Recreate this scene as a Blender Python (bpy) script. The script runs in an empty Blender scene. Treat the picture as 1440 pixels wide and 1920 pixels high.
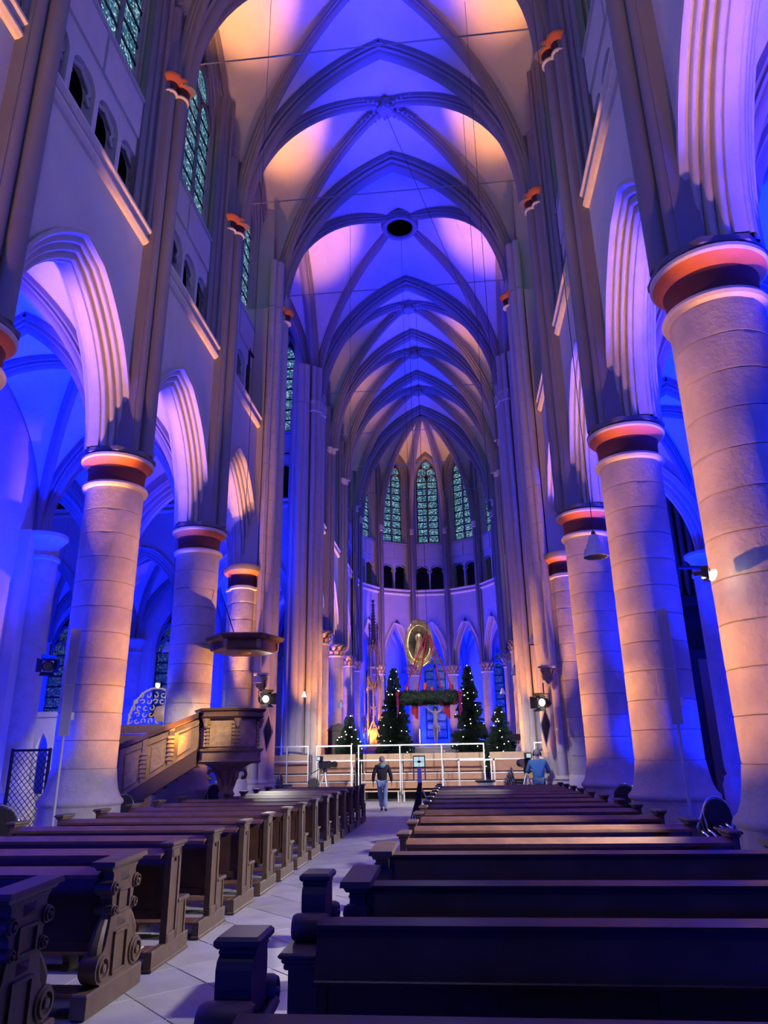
import bpy, math, random
from math import pi, sin, cos, sqrt, acos, radians
from mathutils import Vector as V, Matrix
random.seed(7)
SC = bpy.context.scene
COL = SC.collection

# ---------------------------------------------------------------- camera
def make_camera():
    yaw, pitch, roll = .0961, .3287, -.0162
    fw = V((-sin(yaw)*cos(pitch), cos(yaw)*cos(pitch), sin(pitch)))
    rt = V((cos(yaw), sin(yaw), 0)); up = rt.cross(fw)
    r2 = rt*cos(roll)+up*sin(roll); u2 = -rt*sin(roll)+up*cos(roll)
    cd = bpy.data.cameras.new('camera'); cam = bpy.data.objects.new('camera', cd); COL.objects.link(cam)
    m = Matrix((r2, u2, -fw)).transposed().to_4x4(); m.translation = V((1.7664, 0, 1.7719))
    cam.matrix_world = m
    cd.sensor_fit = 'HORIZONTAL'; cd.sensor_width = 36; cd.lens = 36*1340.3/1440
    cd.clip_start = .05; cd.clip_end = 300
    SC.camera = cam
make_camera()

# ---------------------------------------------------------------- world, exposure, lights
SC.view_settings.view_transform = 'Standard'; SC.view_settings.look = 'None'
SC.view_settings.gamma = 1; SC.view_settings.use_curve_mapping = False
SC.view_settings.exposure = 0.0
SC.cycles.max_bounces = 6; SC.cycles.diffuse_bounces = 3
W = bpy.data.worlds.new('dusk'); SC.world = W; W.use_nodes = True
W.node_tree.nodes['Background'].inputs[0].default_value = (.06, .08, .22, 1)
W.node_tree.nodes['Background'].inputs[1].default_value = .12

BLUE = (0, .010, 1.0); AMBER = (1.0, .40, .065); WHITE = (1.0, .93, .84); LILAC = (.40, .26, 1.0)
def spot(name, loc, target, power, color, size=60, blend=.5, rad=.06):
    l = bpy.data.lights.new(name, 'SPOT'); l.energy = power; l.color = color
    l.spot_size = radians(size); l.spot_blend = blend; l.shadow_soft_size = rad
    o = bpy.data.objects.new(name, l); COL.objects.link(o); o.location = loc
    o.rotation_euler = (V(target)-V(loc)).to_track_quat('-Z', 'Y').to_euler()
    return o
def point(name, loc, power, color, rad=.3):
    l = bpy.data.lights.new(name, 'POINT'); l.energy = power; l.color = color; l.shadow_soft_size = rad
    o = bpy.data.objects.new(name, l); COL.objects.link(o); o.location = loc
    return o
Y0, B = 14.0, 5.25
NAVE = [Y0+B*k for k in range(-2, 3)]            # 3.5 8.75 14 19.25 24.5
YW, YE = 24.5, 32.96                             # crossing piers
CHOIR = [32.96, 38.0, 43.0, 48.15]
CX = 5.48                                        # column axis
WX = 5.25                                        # wall face
def lights():
    for sd in (-1, 1):
        # amber floods across the nave, one for every column
        for y in NAVE[1:]+[YE, 38.0, 43.0]:
            for z, p in ((2.5, 2900), (3.6, 2300), (4.7, 1900), (5.8, 1600), (6.9, 1400)):
                spot('amber_column_flood', (-sd*3.9, y+.1*sd, 1.2 if y < 30 else 2.7), (sd*5.4, y, z), p*1.8, AMBER, 14, 1.0)
            for z in (2.3, 5.2):
                spot('blue_column_flood', (sd*8.7, y-2.4, .7), (sd*5.5, y, z), 2600, BLUE, 20, .8)
        # floods between the columns, up into the arches: amber on the nave side, lilac on the aisle side
        for y in NAVE[1:]+[38.0, 43.0]:
            spot('amber_arch_flood', (sd*4.8, y-2.2, .3), (sd*5.75, y-.9, 10.5), 7000 if sd < 0 else 3200, AMBER, 19, .7)
            spot('lilac_arch_flood', (sd*6.0, y-2.3, .3), (sd*5.85, y-.9, 10.5), (2400 if sd < 0 else 1700), LILAC if sd < 0 else (.16, .12, 1.0), 18, .8)
            spot('amber_string_flood', (sd*4.55, y-2.6, .3), (sd*5.05, y-1.3, 13.6), 4200, AMBER, 15, .8)
        # floods thrown straight up at the vault: amber on the side webs, blue on the crown
        for y in (6.1, 11.4, 16.6, 21.9, 28.7, 35.5, 40.5, 45.5):
            ch = y > 25
            spot('amber_vault_flood', (sd*4.05, y, 1.2), (sd*4.2, y, 26), 66000 if not ch else 40000, (1.0, .37, .11), 9.5 if not ch else 12, .8)
            spot('blue_vault_flood', (sd*2.6, y, 1.2), (sd*.3, y, 26), 36000 if not ch else 15000, (.045, .03, 1.0), 17, 1.0)
        # blue floods in the aisles
        for y in (.9, 6.1, 11.4, 16.6, 21.9):
            spot('blue_aisle_flood', (sd*8.5, y, .4), (sd*8.5, y, 9), 30000, BLUE, 58, .6, .25)
            spot('blue_aisle_lamp', (sd*7.2, y, .8), (sd*10.5, y, 2.6), 700, BLUE, 125, .5, .2)
        for y in (28.7, 35.5, 40.5, 45.5):
            spot('blue_aisle_flood', (sd*8.5, y, .4), (sd*8.5, y, 9), 22000, BLUE, 60, .6, .25)
            spot('blue_aisle_lamp', (sd*7.2, y, .8), (sd*10.5, y, 2.6), 700, BLUE, 125, .5, .2)
        for x in (13, 18):
            spot('blue_aisle_flood', (sd*x, 22, .4), (sd*x, 22, 9), 4500, BLUE, 140, .6, .25)
            spot('blue_aisle_flood', (sd*x, 36, .4), (sd*x, 36, 9), 4500, BLUE, 140, .6, .25)
    for a in (-100, -70, -42, -15, 15, 42, 70, 100):
        x, y = 8.0*sin(radians(a)), 49.5+8.0*cos(radians(a))
        spot('blue_ambulatory_flood', (x, y, 1.4), (x, y, 9), 7000, BLUE, 140, .6, .25)
    for a in (-75, -45, -15, 15, 45, 75):
        x, y = 4.0*sin(radians(a)), 49.5+4.0*cos(radians(a))
        spot('amber_uplight', (x, y, 1.5), (x*1.25, 49.5+(y-49.5)*1.25, 8), 1100, AMBER, 50, 1.0)
    spot('amber_vault_flood', (0, 50.5, 2), (0, 52.8, 25), 15000, AMBER, 16, .7)
    spot('amber_tower_flood', (-2.3, 44.0, 1.6), (-3.5, 46.4, 4.5), 4200, AMBER, 60, .8)
    for sd in (-1, 1):
        spot('amber_pier_flood', (sd*4.3, YE-2.0, 2.3), (sd*5.0, YE-.8, 7), 1500, AMBER, 46, 1.0)
        spot('amber_pier_flood', (sd*3.7, YW-1.9, 1.3), (sd*4.9, YW-.8, 6), 700, AMBER, 46, 1.0)
        point('blue_west_lamp', (sd*8.0, -4.5, 2.2), 1500, BLUE, .3)
    # faint violet fill added along nave and choir, no lamps hang there
    point('violet_fill', (0, 2, 14), 420, (.52, .54, 1.0), .5)
    point('violet_fill', (0, 14, 14), 170, (.52, .54, 1.0), .5)
    point('violet_fill', (0, 40, 13), 220, (.52, .54, 1.0), .5)
    # white work lights: small floods on two columns, spotlights on the crossing piers, then added fills
    spot('column_floodlight', (4.62, 8.2, 3.62), (.3, 9.3, 0), 2100, WHITE, 80, .5, .06)
    spot('column_floodlight', (-6.25, 18.75, 3.6), (-8.0, 22, 1.0), 500, WHITE, 110, .5, .06)
    spot('work_or_fill_light', (-4.2, 22.9, 3.5), (.4, 11, 0), 420, WHITE, 64, 1.0, .12)
    spot('work_or_fill_light', (4.1, 22.9, 3.3), (-1.2, 14, 0), 3600, WHITE, 36, 1.0, .12)
    for sd in (-1, 1):
        spot('work_or_fill_light', (sd*3.9, 23.3, 4.3), (sd*1.2, 32.5, 1.2), 2600, WHITE, 62, .6, .12)
    spot('work_or_fill_light', (.8, 24.3, 7.5), (.4, 44, 3.9), 2600, WHITE, 6, .6, .05)  # added narrow spot that brightens the crucifix
    spot('work_or_fill_light', (.8, 24.3, 7.5), (-.06, 36.2, 7.1), 4000, WHITE, 13, .6, .12)
    spot('work_or_fill_light', (-1.5, 12.5, 6.0), (-4.95, 18, 2.3), 3600, (1.0, .80, .52), 22, .8, .12)  # added warm fill on the pulpit front
    spot('work_or_fill_light', (3.6, 22.6, 5.2), (-.6, 27, 0), 1500, WHITE, 56, .8, .12)  # added white fill around the walking man
    spot('work_or_fill_light', (1.6, 20.5, 6.2), (4.3, 24.5, 1.0), 900, WHITE, 34, .8, .12)  # added fill on the man in blue
lights()

# ---------------------------------------------------------------- materials
MATS = {}
def mat(name, col, rough=.8, metal=0, noise=0, nscale=6, bump=0, bscale=25, emit=None, estr=1, spec=.5, dark=.6):
    if name in MATS: return MATS[name]
    m = bpy.data.materials.new(name); m.use_nodes = True; nt = m.node_tree; b = nt.nodes['Principled BSDF']
    b.inputs['Base Color'].default_value = (*col, 1); b.inputs['Roughness'].default_value = rough
    b.inputs['Metallic'].default_value = metal; b.inputs['Specular IOR Level'].default_value = spec
    if noise or bump: tc = nt.nodes.new('ShaderNodeTexCoord')
    if noise:
        n = nt.nodes.new('ShaderNodeTexNoise'); n.inputs['Scale'].default_value = nscale; n.inputs['Detail'].default_value = 6
        nt.links.new(tc.outputs['Object'], n.inputs['Vector'])
        r = nt.nodes.new('ShaderNodeMapRange'); r.inputs[1].default_value = .3; r.inputs[2].default_value = .7
        r.inputs[3].default_value = 0; r.inputs[4].default_value = noise
        nt.links.new(n.outputs['Fac'], r.inputs[0])
        x = nt.nodes.new('ShaderNodeMix'); x.data_type = 'RGBA'
        x.inputs[6].default_value = (*col, 1); x.inputs[7].default_value = (*[c*dark for c in col], 1)
        nt.links.new(r.outputs[0], x.inputs[0]); nt.links.new(x.outputs[2], b.inputs['Base Color'])
    if bump:
        n2 = nt.nodes.new('ShaderNodeTexNoise'); n2.inputs['Scale'].default_value = bscale; n2.inputs['Detail'].default_value = 8
        n2.inputs['Roughness'].default_value = .65
        nt.links.new(tc.outputs['Object'], n2.inputs['Vector'])
        bp = nt.nodes.new('ShaderNodeBump'); bp.inputs['Strength'].default_value = bump; bp.inputs['Distance'].default_value = .03
        nt.links.new(n2.outputs['Fac'], bp.inputs['Height']); nt.links.new(bp.outputs[0], b.inputs['Normal'])
    if emit:
        b.inputs['Emission Color'].default_value = (*emit, 1); b.inputs['Emission Strength'].default_value = estr
    MATS[name] = m
    return m
M_WALL = mat('pale_plaster', (.60, .56, .53), .9, noise=.5, nscale=1.2, bump=.35, bscale=5, dark=.8)
M_WEB = mat('vault_plaster', (.64, .60, .56), .9, noise=.6, nscale=.9, bump=.08, bscale=6, dark=.78)
M_STONE = mat('column_stone', (.55, .50, .44), .88, noise=.7, nscale=3.5, bump=.8, bscale=11, dark=.7)
M_RIB = mat('grey_moulded_stone', (.25, .23, .235), .85, noise=.5, nscale=1.5, bump=.04, bscale=20, dark=.8)
M_ARCH = mat('arch_stone', (.50, .46, .44), .85, noise=.5, nscale=4, bump=.12, bscale=20, dark=.8)
M_CREAM = mat('cream_stone', (.72, .64, .52), .75, noise=.3, bump=.1)
M_RED = mat('dark_red_paint', (.115, .022, .014), .7, noise=.4, nscale=8)
M_ORANGE = mat('orange_paint', (.74, .19, .045), .65, noise=.2)
M_RECESS = mat('recess_shade', (.03, .028, .03), .95)  # near-black colour puts the shade into passages, gaps and backings
M_ABACUS = mat('abacus_dark', (.16, .15, .155), .8, noise=.3)
def mat_glass(name, strength):
    m = bpy.data.materials.new(name); m.use_nodes = True; nt = m.node_tree; b = nt.nodes['Principled BSDF']
    tc = nt.nodes.new('ShaderNodeTexCoord'); oi = nt.nodes.new('ShaderNodeObjectInfo')
    ad = nt.nodes.new('ShaderNodeVectorMath'); ad.operation = 'ADD'
    sc = nt.nodes.new('ShaderNodeVectorMath'); sc.operation = 'SCALE'; sc.inputs[3].default_value = 37
    cb = nt.nodes.new('ShaderNodeCombineXYZ'); nt.links.new(oi.outputs['Random'], cb.inputs[0]); nt.links.new(cb.outputs[0], sc.inputs[0])
    nt.links.new(tc.outputs['Object'], ad.inputs[0]); nt.links.new(sc.outputs[0], ad.inputs[1])
    vo = nt.nodes.new('ShaderNodeTexVoronoi'); vo.inputs['Scale'].default_value = 16; nt.links.new(ad.outputs[0], vo.inputs['Vector'])
    ve = nt.nodes.new('ShaderNodeTexVoronoi'); ve.feature = 'DISTANCE_TO_EDGE'; ve.inputs['Scale'].default_value = 16
    nt.links.new(ad.outputs[0], ve.inputs['Vector'])
    sp = nt.nodes.new('ShaderNodeSeparateColor'); nt.links.new(vo.outputs['Color'], sp.inputs[0])
    cr = nt.nodes.new('ShaderNodeValToRGB'); e = cr.color_ramp.elements
    e[0].position = 0; e[0].color = (.006, .025, .05, 1); e[1].position = 1; e[1].color = (.42, .60, .66, 1)
    x = e.new(.45); x.color = (.03, .11, .16, 1); x = e.new(.75); x.color = (.09, .24, .31, 1)
    nt.links.new(sp.outputs[0], cr.inputs[0])
    gt = nt.nodes.new('ShaderNodeMath'); gt.operation = 'GREATER_THAN'; gt.inputs[1].default_value = .06
    nt.links.new(ve.outputs['Distance'], gt.inputs[0])
    b.inputs['Base Color'].default_value = (.02, .05, .06, 1); b.inputs['Roughness'].default_value = .25
    nt.links.new(cr.outputs[0], b.inputs['Emission Color'])
    mu = nt.nodes.new('ShaderNodeMath'); mu.operation = 'MULTIPLY'; mu.inputs[1].default_value = strength
    nt.links.new(gt.outputs[0], mu.inputs[0]); nt.links.new(mu.outputs[0], b.inputs['Emission Strength'])
    return m
M_GLASS = mat_glass('leaded_teal_glass', 1.45); M_GLASSD = mat_glass('dim_leaded_glass', .22)  # glow stands in for dusk light outside, dimmer in the lower windows
M_LEAD = mat('lead_bars', (.012, .014, .02), .6)

# ---------------------------------------------------------------- mesh helpers
LAST = [None]           # the mesh object built last
class MB:
    def __init__(s): s.v = []; s.f = []
    def add(s, pts, faces):
        o = len(s.v); s.v += [tuple(p) for p in pts]; s.f += [tuple(i+o for i in f) for f in faces]; return s
    def box(s, x0, x1, y0, y1, z0, z1):
        return s.add([(x0,y0,z0),(x1,y0,z0),(x1,y1,z0),(x0,y1,z0),(x0,y0,z1),(x1,y0,z1),(x1,y1,z1),(x0,y1,z1)],
                     [(0,3,2,1),(4,5,6,7),(0,1,5,4),(1,2,6,5),(2,3,7,6),(3,0,4,7)])
    def cbox(s, x0, x1, y0, y1, z0, z1, c=.01):
        # box with chamfered edges (two stacked rings)
        def ring(z, i): return [(x0+i,y0+i,z),(x1-i,y0+i,z),(x1-i,y1-i,z),(x0+i,y1-i,z)]
        p = ring(z0, c)+ring(z0+c, 0)+ring(z1-c, 0)+ring(z1, c)
        f = [(3,2,1,0),(12,13,14,15)]
        for r in range(3):
            for i in range(4): f.append((r*4+i, r*4+(i+1)%4, r*4+4+(i+1)%4, r*4+4+i))
        return s.add(p, f)
    def hexa(s, p):       # eight corners, bottom ring then top ring
        return s.add(p, [(0,3,2,1),(4,5,6,7),(0,1,5,4),(1,2,6,5),(2,3,7,6),(3,0,4,7)])
    def grid(s, rows, closed=False, caps=False):
        n = len(rows[0]); m = len(rows); f = []
        for i in range(m-1):
            for j in range(n if closed else n-1):
                k = (j+1) % n
                f.append((i*n+j, i*n+k, (i+1)*n+k, (i+1)*n+j))
        if caps and n > 2: f.append(tuple(range(n-1, -1, -1))); f.append(tuple(range((m-1)*n, m*n)))
        return s.add([p for r in rows for p in r], f)
    def lathe(s, prof, c=(0,0,0), n=24, ax=None, a0=0, a1=2*pi):
        full = abs(a1-a0-2*pi) < 1e-6
        k = n if full else n+1
        rows = [[(c[0]+r*cos(a0+(a1-a0)*j/n), c[1]+r*sin(a0+(a1-a0)*j/n), c[2]+z) for j in range(k)] for r, z in prof]
        return s.grid(rows, full, full)
    def tube(s, pts, r, n=8, caps=True):
        pts = [V(p) for p in pts]; rows = []
        rs = r if isinstance(r, (list, tuple)) else [r]*len(pts)
        prev = None
        for i, p in enumerate(pts):
            t = (pts[min(i+1, len(pts)-1)]-pts[max(i-1, 0)])
            if t.length < 1e-9: t = V((0,0,1))
            t.normalize()
            if prev is None: a = t.orthogonal().normalized()
            else:
                a = prev-t*prev.dot(t); a = a.normalized() if a.length > 1e-6 else t.orthogonal().normalized()
            prev = a; b = t.cross(a)
            rows.append([p+a*(rs[i]*cos(2*pi*j/n))+b*(rs[i]*sin(2*pi*j/n)) for j in range(n)])
        return s.grid(rows, True, caps)
    def cyl(s, p0, p1, r0, r1=None, n=12): return s.tube([p0, p1], [r0, r0 if r1 is None else r1], n)
    def prism(s, poly, lo, hi, fn):
        # poly of (a,b); fn(a,b,t) -> point
        n = len(poly); p = [fn(a, b, lo) for a, b in poly]+[fn(a, b, hi) for a, b in poly]
        return s.add(p, [tuple(range(n-1, -1, -1)), tuple(range(n, 2*n))]+[(i, (i+1) % n, n+(i+1) % n, n+i) for i in range(n)])
    def ball(s, c, r, n=8, m=6, sc=(1,1,1)):
        rows = [[(c[0]+sc[0]*r*sin(pi*i/m)*cos(2*pi*j/n), c[1]+sc[1]*r*sin(pi*i/m)*sin(2*pi*j/n), c[2]-sc[2]*r*cos(pi*i/m)) for j in range(n)]
                for i in range(1, m)]
        return s.grid(rows, True, True)
    def build(s, name, m, parent=None, smooth=True, ang=38, loc=None):
        me = bpy.data.meshes.new(name); me.from_pydata(s.v, [], s.f); me.update()
        if smooth and me.polygons:
            me.polygons.foreach_set('use_smooth', [True]*len(me.polygons)); me.set_sharp_from_angle(angle=radians(ang))
        o = bpy.data.objects.new(name, me); COL.objects.link(o)
        if m: me.materials.append(m)
        if parent: o.parent = parent
        if loc: o.location = loc
        LAST[0] = o
        return o
def tag(o, label=None, cat=None, group=None, kind=None):
    if label: o['label'] = label
    if cat: o['category'] = cat
    if group: o['group'] = group
    if kind: o['kind'] = kind
    return o
def empty(name, loc=(0,0,0), rz=0, **k):
    o = bpy.data.objects.new(name, None); COL.objects.link(o); o.location = loc; o.rotation_euler = (0,0,rz); o.empty_display_size = .2
    return tag(o, **k)
def struct(name): return empty(name, kind='structure')
def share(o, parent, loc=(0,0,0), rz=0, name=None, scale=None):
    c = bpy.data.objects.new(name or o.name.split('.')[0], o.data); COL.objects.link(c); c.parent = parent; c.location = loc; c.rotation_euler = (0,0,rz)
    if scale: c.scale = scale
    return c
def copy_tree(o, parent=None, **k):
    c = o.copy(); COL.objects.link(c)
    if parent is not None: c.parent = parent
    for ch in o.children: copy_tree(ch, c)
    return tag(c, **k)
class Frame:
    """a vertical wall plane: s runs along it, d goes outwards (away from the room), z up"""
    def __init__(f, O, t, n): f.O = V((*O, 0)); f.t = V((*t, 0)); f.n = V((*n, 0))
    def __call__(f, s, d, z): p = f.O+f.t*s+f.n*d; return (p.x, p.y, z)
def half_arch(a, h, n=14):
    """from springing (x=a,z=0) to apex (0,h): list of (x,z, nx,nz) with outward normal"""
    r = (a*a+h*h)/(2*a); c = a-r; th = math.atan2(h, -c) if c < 0 else acos(-c/r)
    out = []
    for i in range(n+1):
        t = th*i/n; out.append((c+r*cos(t), r*sin(t), cos(t), sin(t)))
    return out
def full_arch(a, h, n=14):
    q = half_arch(a, h, n); return [(-x, z, -nx, nz) for x, z, nx, nz in q]+q[::-1][1:]
def arc3(P0, P1, n=14):
    """curve in a vertical plane rising vertically from P0 and meeting P1"""
    P0, P1 = V(P0), V(P1); hd = V((P1.x-P0.x, P1.y-P0.y, 0)); a = hd.length; hd.normalize(); h = P1.z-P0.z
    return [P0+hd*(a-x)+V((0,0,z)) for x, z, _, _ in half_arch(a, h, n)]
def stilt3(P0, P1, zs, n=14):
    P0, P1 = V(P0), V(P1); k = 4
    lo = [V((P0.x, P0.y, P0.z+(zs-P0.z)*i/k)) for i in range(k)]
    return lo+arc3(V((P0.x, P0.y, zs)), P1, n-k)
def sweep3(mb, pts, prof, up_hint=None, caps=True):
    """sweep profile (u lateral, v outward-normal) along a curve lying in a vertical plane"""
    pts = [V(p) for p in pts]; a = pts[-1]-pts[0]; hd = V((a.x, a.y, 0)).normalized(); lat = V((0,0,1)).cross(hd)
    rows = []
    for i, p in enumerate(pts):
        t = (pts[min(i+1, len(pts)-1)]-pts[max(i-1, 0)]).normalized(); nn = t.cross(lat)
        rows.append([p+lat*u+nn*v for u, v in prof])
    mb.grid(rows, True, caps)
# ---------------------------------------------------------------- architecture
ZS = 8.12            # arcade springing
ZST = 13.62          # string course
ZTB, ZTT = 14.02, 15.75   # triforium openings
ZSILL = 17.95
ZCAP = 18.45         # vault shaft capitals
ZV = 18.8            # vault springing
ZTR, ZBOSS = 26.4, 26.75
TH = .92            # arcade wall thickness

def arch_profile(th, dep=.46, fd=.40):
    """(radial offset outwards from the inner soffit, depth) of a moulded arcade arch: rolls stepping inwards"""
    p = [(dep+.10, -.07), (dep+.02, -.07), (dep-.02, -.01), (dep-.02, .05)]
    k = 3
    for i in range(k):
        r0 = (dep-.02)*(1-(i+.2)/k); d0 = .06+.75*fd*i/k
        for a in range(5):
            t = radians(20+a*35)
            p.append((r0-.05-.055*sin(t), d0+.05-.055*cos(t)))
        p.append((r0-.13, d0+.11))
    p += [(0, fd), (0, th-fd)]
    for i in reversed(range(k)):
        r0 = (dep-.02)*(1-(i+.2)/k); d0 = th-.06-.75*fd*i/k
        p.append((r0-.13, d0-.11))
        for a in reversed(range(5)):
            t = radians(20+a*35); p.append((r0-.05-.055*sin(t), d0-.05+.055*cos(t)))
    p += [(dep, th-.02), (dep, th+.02)]
    return p
def sweep_arch(mb, F, a, h, zs, prof, n=16, s0=0, foot=None):
    rows = []
    path = full_arch(a, h, n)
    if foot is not None: path = [(-a, foot-zs, -1, 0)]+path+[(a, foot-zs, 1, 0)]
    for x, z, nx, nz in path:
        rows.append([F(s0+x+r*nx, d, zs+z+r*nz) for r, d in prof])
    mb.grid(rows)
def panel_arches(mb, F, s0, s1, z0, z1, ops, d0, d1, n=8, back=False):
    """plaster wall panel with pointed openings ops = (centre, half width, spring z, rise, foot z); reveals from d0 to d1"""
    def q(d, flip):
        cur = s0
        for c, a, zs, h, zf in ops:
            mb.add([F(cur,d,z0), F(c-a,d,z0), F(c-a,d,z1), F(cur,d,z1)], [(0,1,2,3)])
            if zf > z0+1e-4: mb.add([F(c-a,d,z0), F(c+a,d,z0), F(c+a,d,zf), F(c-a,d,zf)], [(0,1,2,3)])
            pts = full_arch(a, h, n)
            mb.grid([[F(c+x,d,zs+z) for x, z, _, _ in pts], [F(c+x,d,z1) for x, z, _, _ in pts]])
            cur = c+a
        mb.add([F(cur,d,z0), F(s1,d,z0), F(s1,d,z1), F(cur,d,z1)], [(0,1,2,3)])
    q(d0, False)
    if back: q(d1, True)
    for c, a, zs, h, zf in ops:
        pts = [(-a, zf-zs, 0, 0)]+full_arch(a, h, n)+[(a, zf-zs, 0, 0)]
        mb.grid([[F(c+x,d0,zs+z) for x, z, _, _ in pts], [F(c+x,d1,zs+z) for x, z, _, _ in pts]])
        if zf > z0+1e-4: mb.add([F(c-a,d0,zf), F(c+a,d0,zf), F(c+a,d1,zf), F(c-a,d1,zf)], [(0,1,2,3)])
TRIM_N = [0]; WIN_N = [0]
def trim(mb, m, smooth=True):
    TRIM_N[0] += 1
    return tag(mb.build('trim_%d' % TRIM_N[0], m, None, smooth), kind='structure')
GLASS_MESH = {}; GM = [M_GLASS]
def glass_panel(w, h, parent, M, name='glass_panel'):
    """thin pane centred on its origin; M = 4x4 placing matrix; meshes shared by size"""
    key = (round(w, 2), round(h, 2), GM[0].name)
    if key not in GLASS_MESH:
        mb = MB().box(-key[0]/2, key[0]/2, -.012, .012, -key[1]/2, key[1]/2)
        me = bpy.data.meshes.new('glass_panel'); me.from_pydata(mb.v, [], mb.f); me.materials.append(GM[0]); GLASS_MESH[key] = me
    o = bpy.data.objects.new(name, GLASS_MESH[key]); COL.objects.link(o); o.parent = parent; o.matrix_local = M
    return o
def frame_matrix(F, s, d, z):
    m = Matrix.Identity(4)
    m.col[0][:3] = F.t; m.col[1][:3] = F.n; m.col[2][:3] = (0,0,1); m.col[3][:3] = F(s,d,z)
    return m
def bar_path(mb, F, pts, r, d):
    mb.tube([F(s, d, z) for s, z in pts], r, 6, False)
def window(F, a, zsill, zspring, rise, lights_n, d, rows=8, panes=True, rings='three'):
    """traceried window: jambs belong to the wall; this is mullions, tracery and one pane per leaded panel"""
    WIN_N[0] += 1
    w = struct('window_%d' % WIN_N[0])
    mb = MB(); lw = 2*a/lights_n; zl = zspring-.15
    for i in range(1, lights_n):
        s = -a+lw*i
        mb.hexa([F(s-.07,d-.03,zsill),F(s+.07,d-.03,zsill),F(s+.05,d+.12,zsill),F(s-.05,d+.12,zsill),
                 F(s-.07,d-.03,zl),F(s+.07,d-.03,zl),F(s+.05,d+.12,zl),F(s-.05,d+.12,zl)])
    mb.build('mullion', M_RIB, w, False)
    tr = MB(); la = lw/2-.04; lh = lw*.75
    for i in range(lights_n):
        c = -a+lw*(i+.5)
        bar_path(tr, F, [(c+x, zl+z) for x, z, _, _ in full_arch(la, lh, 6)], .05, d)
    # rings in the head
    if lights_n == 2:
        R = a*.44; z1 = zl+lh*.86+R*.62
        cs = [(-R*1.02, z1), (R*1.02, z1), (0, z1+R*1.75)]
    else:
        R = a*.30; z1 = zl+lh+R*.75
        cs = [(-a*.5, z1), (a*.5, z1), (0, z1+R*1.8)]; 
        for sg in (-1, 1):
            bar_path(tr, F, [(sg*a*.5+x, zl+.1+z) for x, z, _, _ in full_arch(a*.5-.04, a*.95, 8)], .06, d)
    for cx, cz in cs:
        bar_path(tr, F, [(cx+R*cos(t*pi/8), cz+R*sin(t*pi/8)) for t in range(17)], .05, d)
    bar_path(tr, F, [(x, zspring+z) for x, z, _, _ in full_arch(a-.03, rise-.03, 10)], .06, d)
    tr.build('tracery', M_RIB, w)
    # panes
    ph = (zl-zsill)/rows
    for i in range(lights_n):
        c = -a+lw*(i+.5)
        for k in range(rows):
            glass_panel(lw-.17, ph-.045, w, frame_matrix(F, c, d+.05, zsill+ph*(k+.5)))
        g = MB(); pts = full_arch(la-.04, lh-.05, 6)
        g.add([F(c+x, d+.05, zl+z) for x, z, _, _ in pts], [tuple(range(len(pts)))])
        g.build('glass_panel', GM[0], w, False)
    for cx, cz in cs:
        g = MB(); g.add([F(cx+(R-.04)*cos(t*pi/8), d+.05, cz+(R-.04)*sin(t*pi/8)) for t in range(16)], [tuple(range(16))])
        g.build('glass_panel', GM[0], w, False)
    bars = MB()
    for k in range(rows+1):
        z = zsill+ph*k; bars.hexa([F(-a,d+.02,z-.05),F(a,d+.02,z-.05),F(a,d+.06,z-.05),F(-a,d+.06,z-.05),F(-a,d+.02,z+.05),F(a,d+.02,z+.05),F(a,d+.06,z+.05),F(-a,d+.06,z+.05)])
    bars.build('saddle_bars', M_LEAD, w, False)
    # dark field of the head behind the tracery
    b = MB(); pts = [(-a, zsill-zspring, 0, 0)]+full_arch(a, rise, 10)+[(a, zsill-zspring, 0, 0)]
    b.add([F(x, d+.10, zspring+z) for x, z, _, _ in pts], [tuple(range(len(pts)))])
    b.build('storm_glazing', M_LEAD, w, False)
    return w

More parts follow.
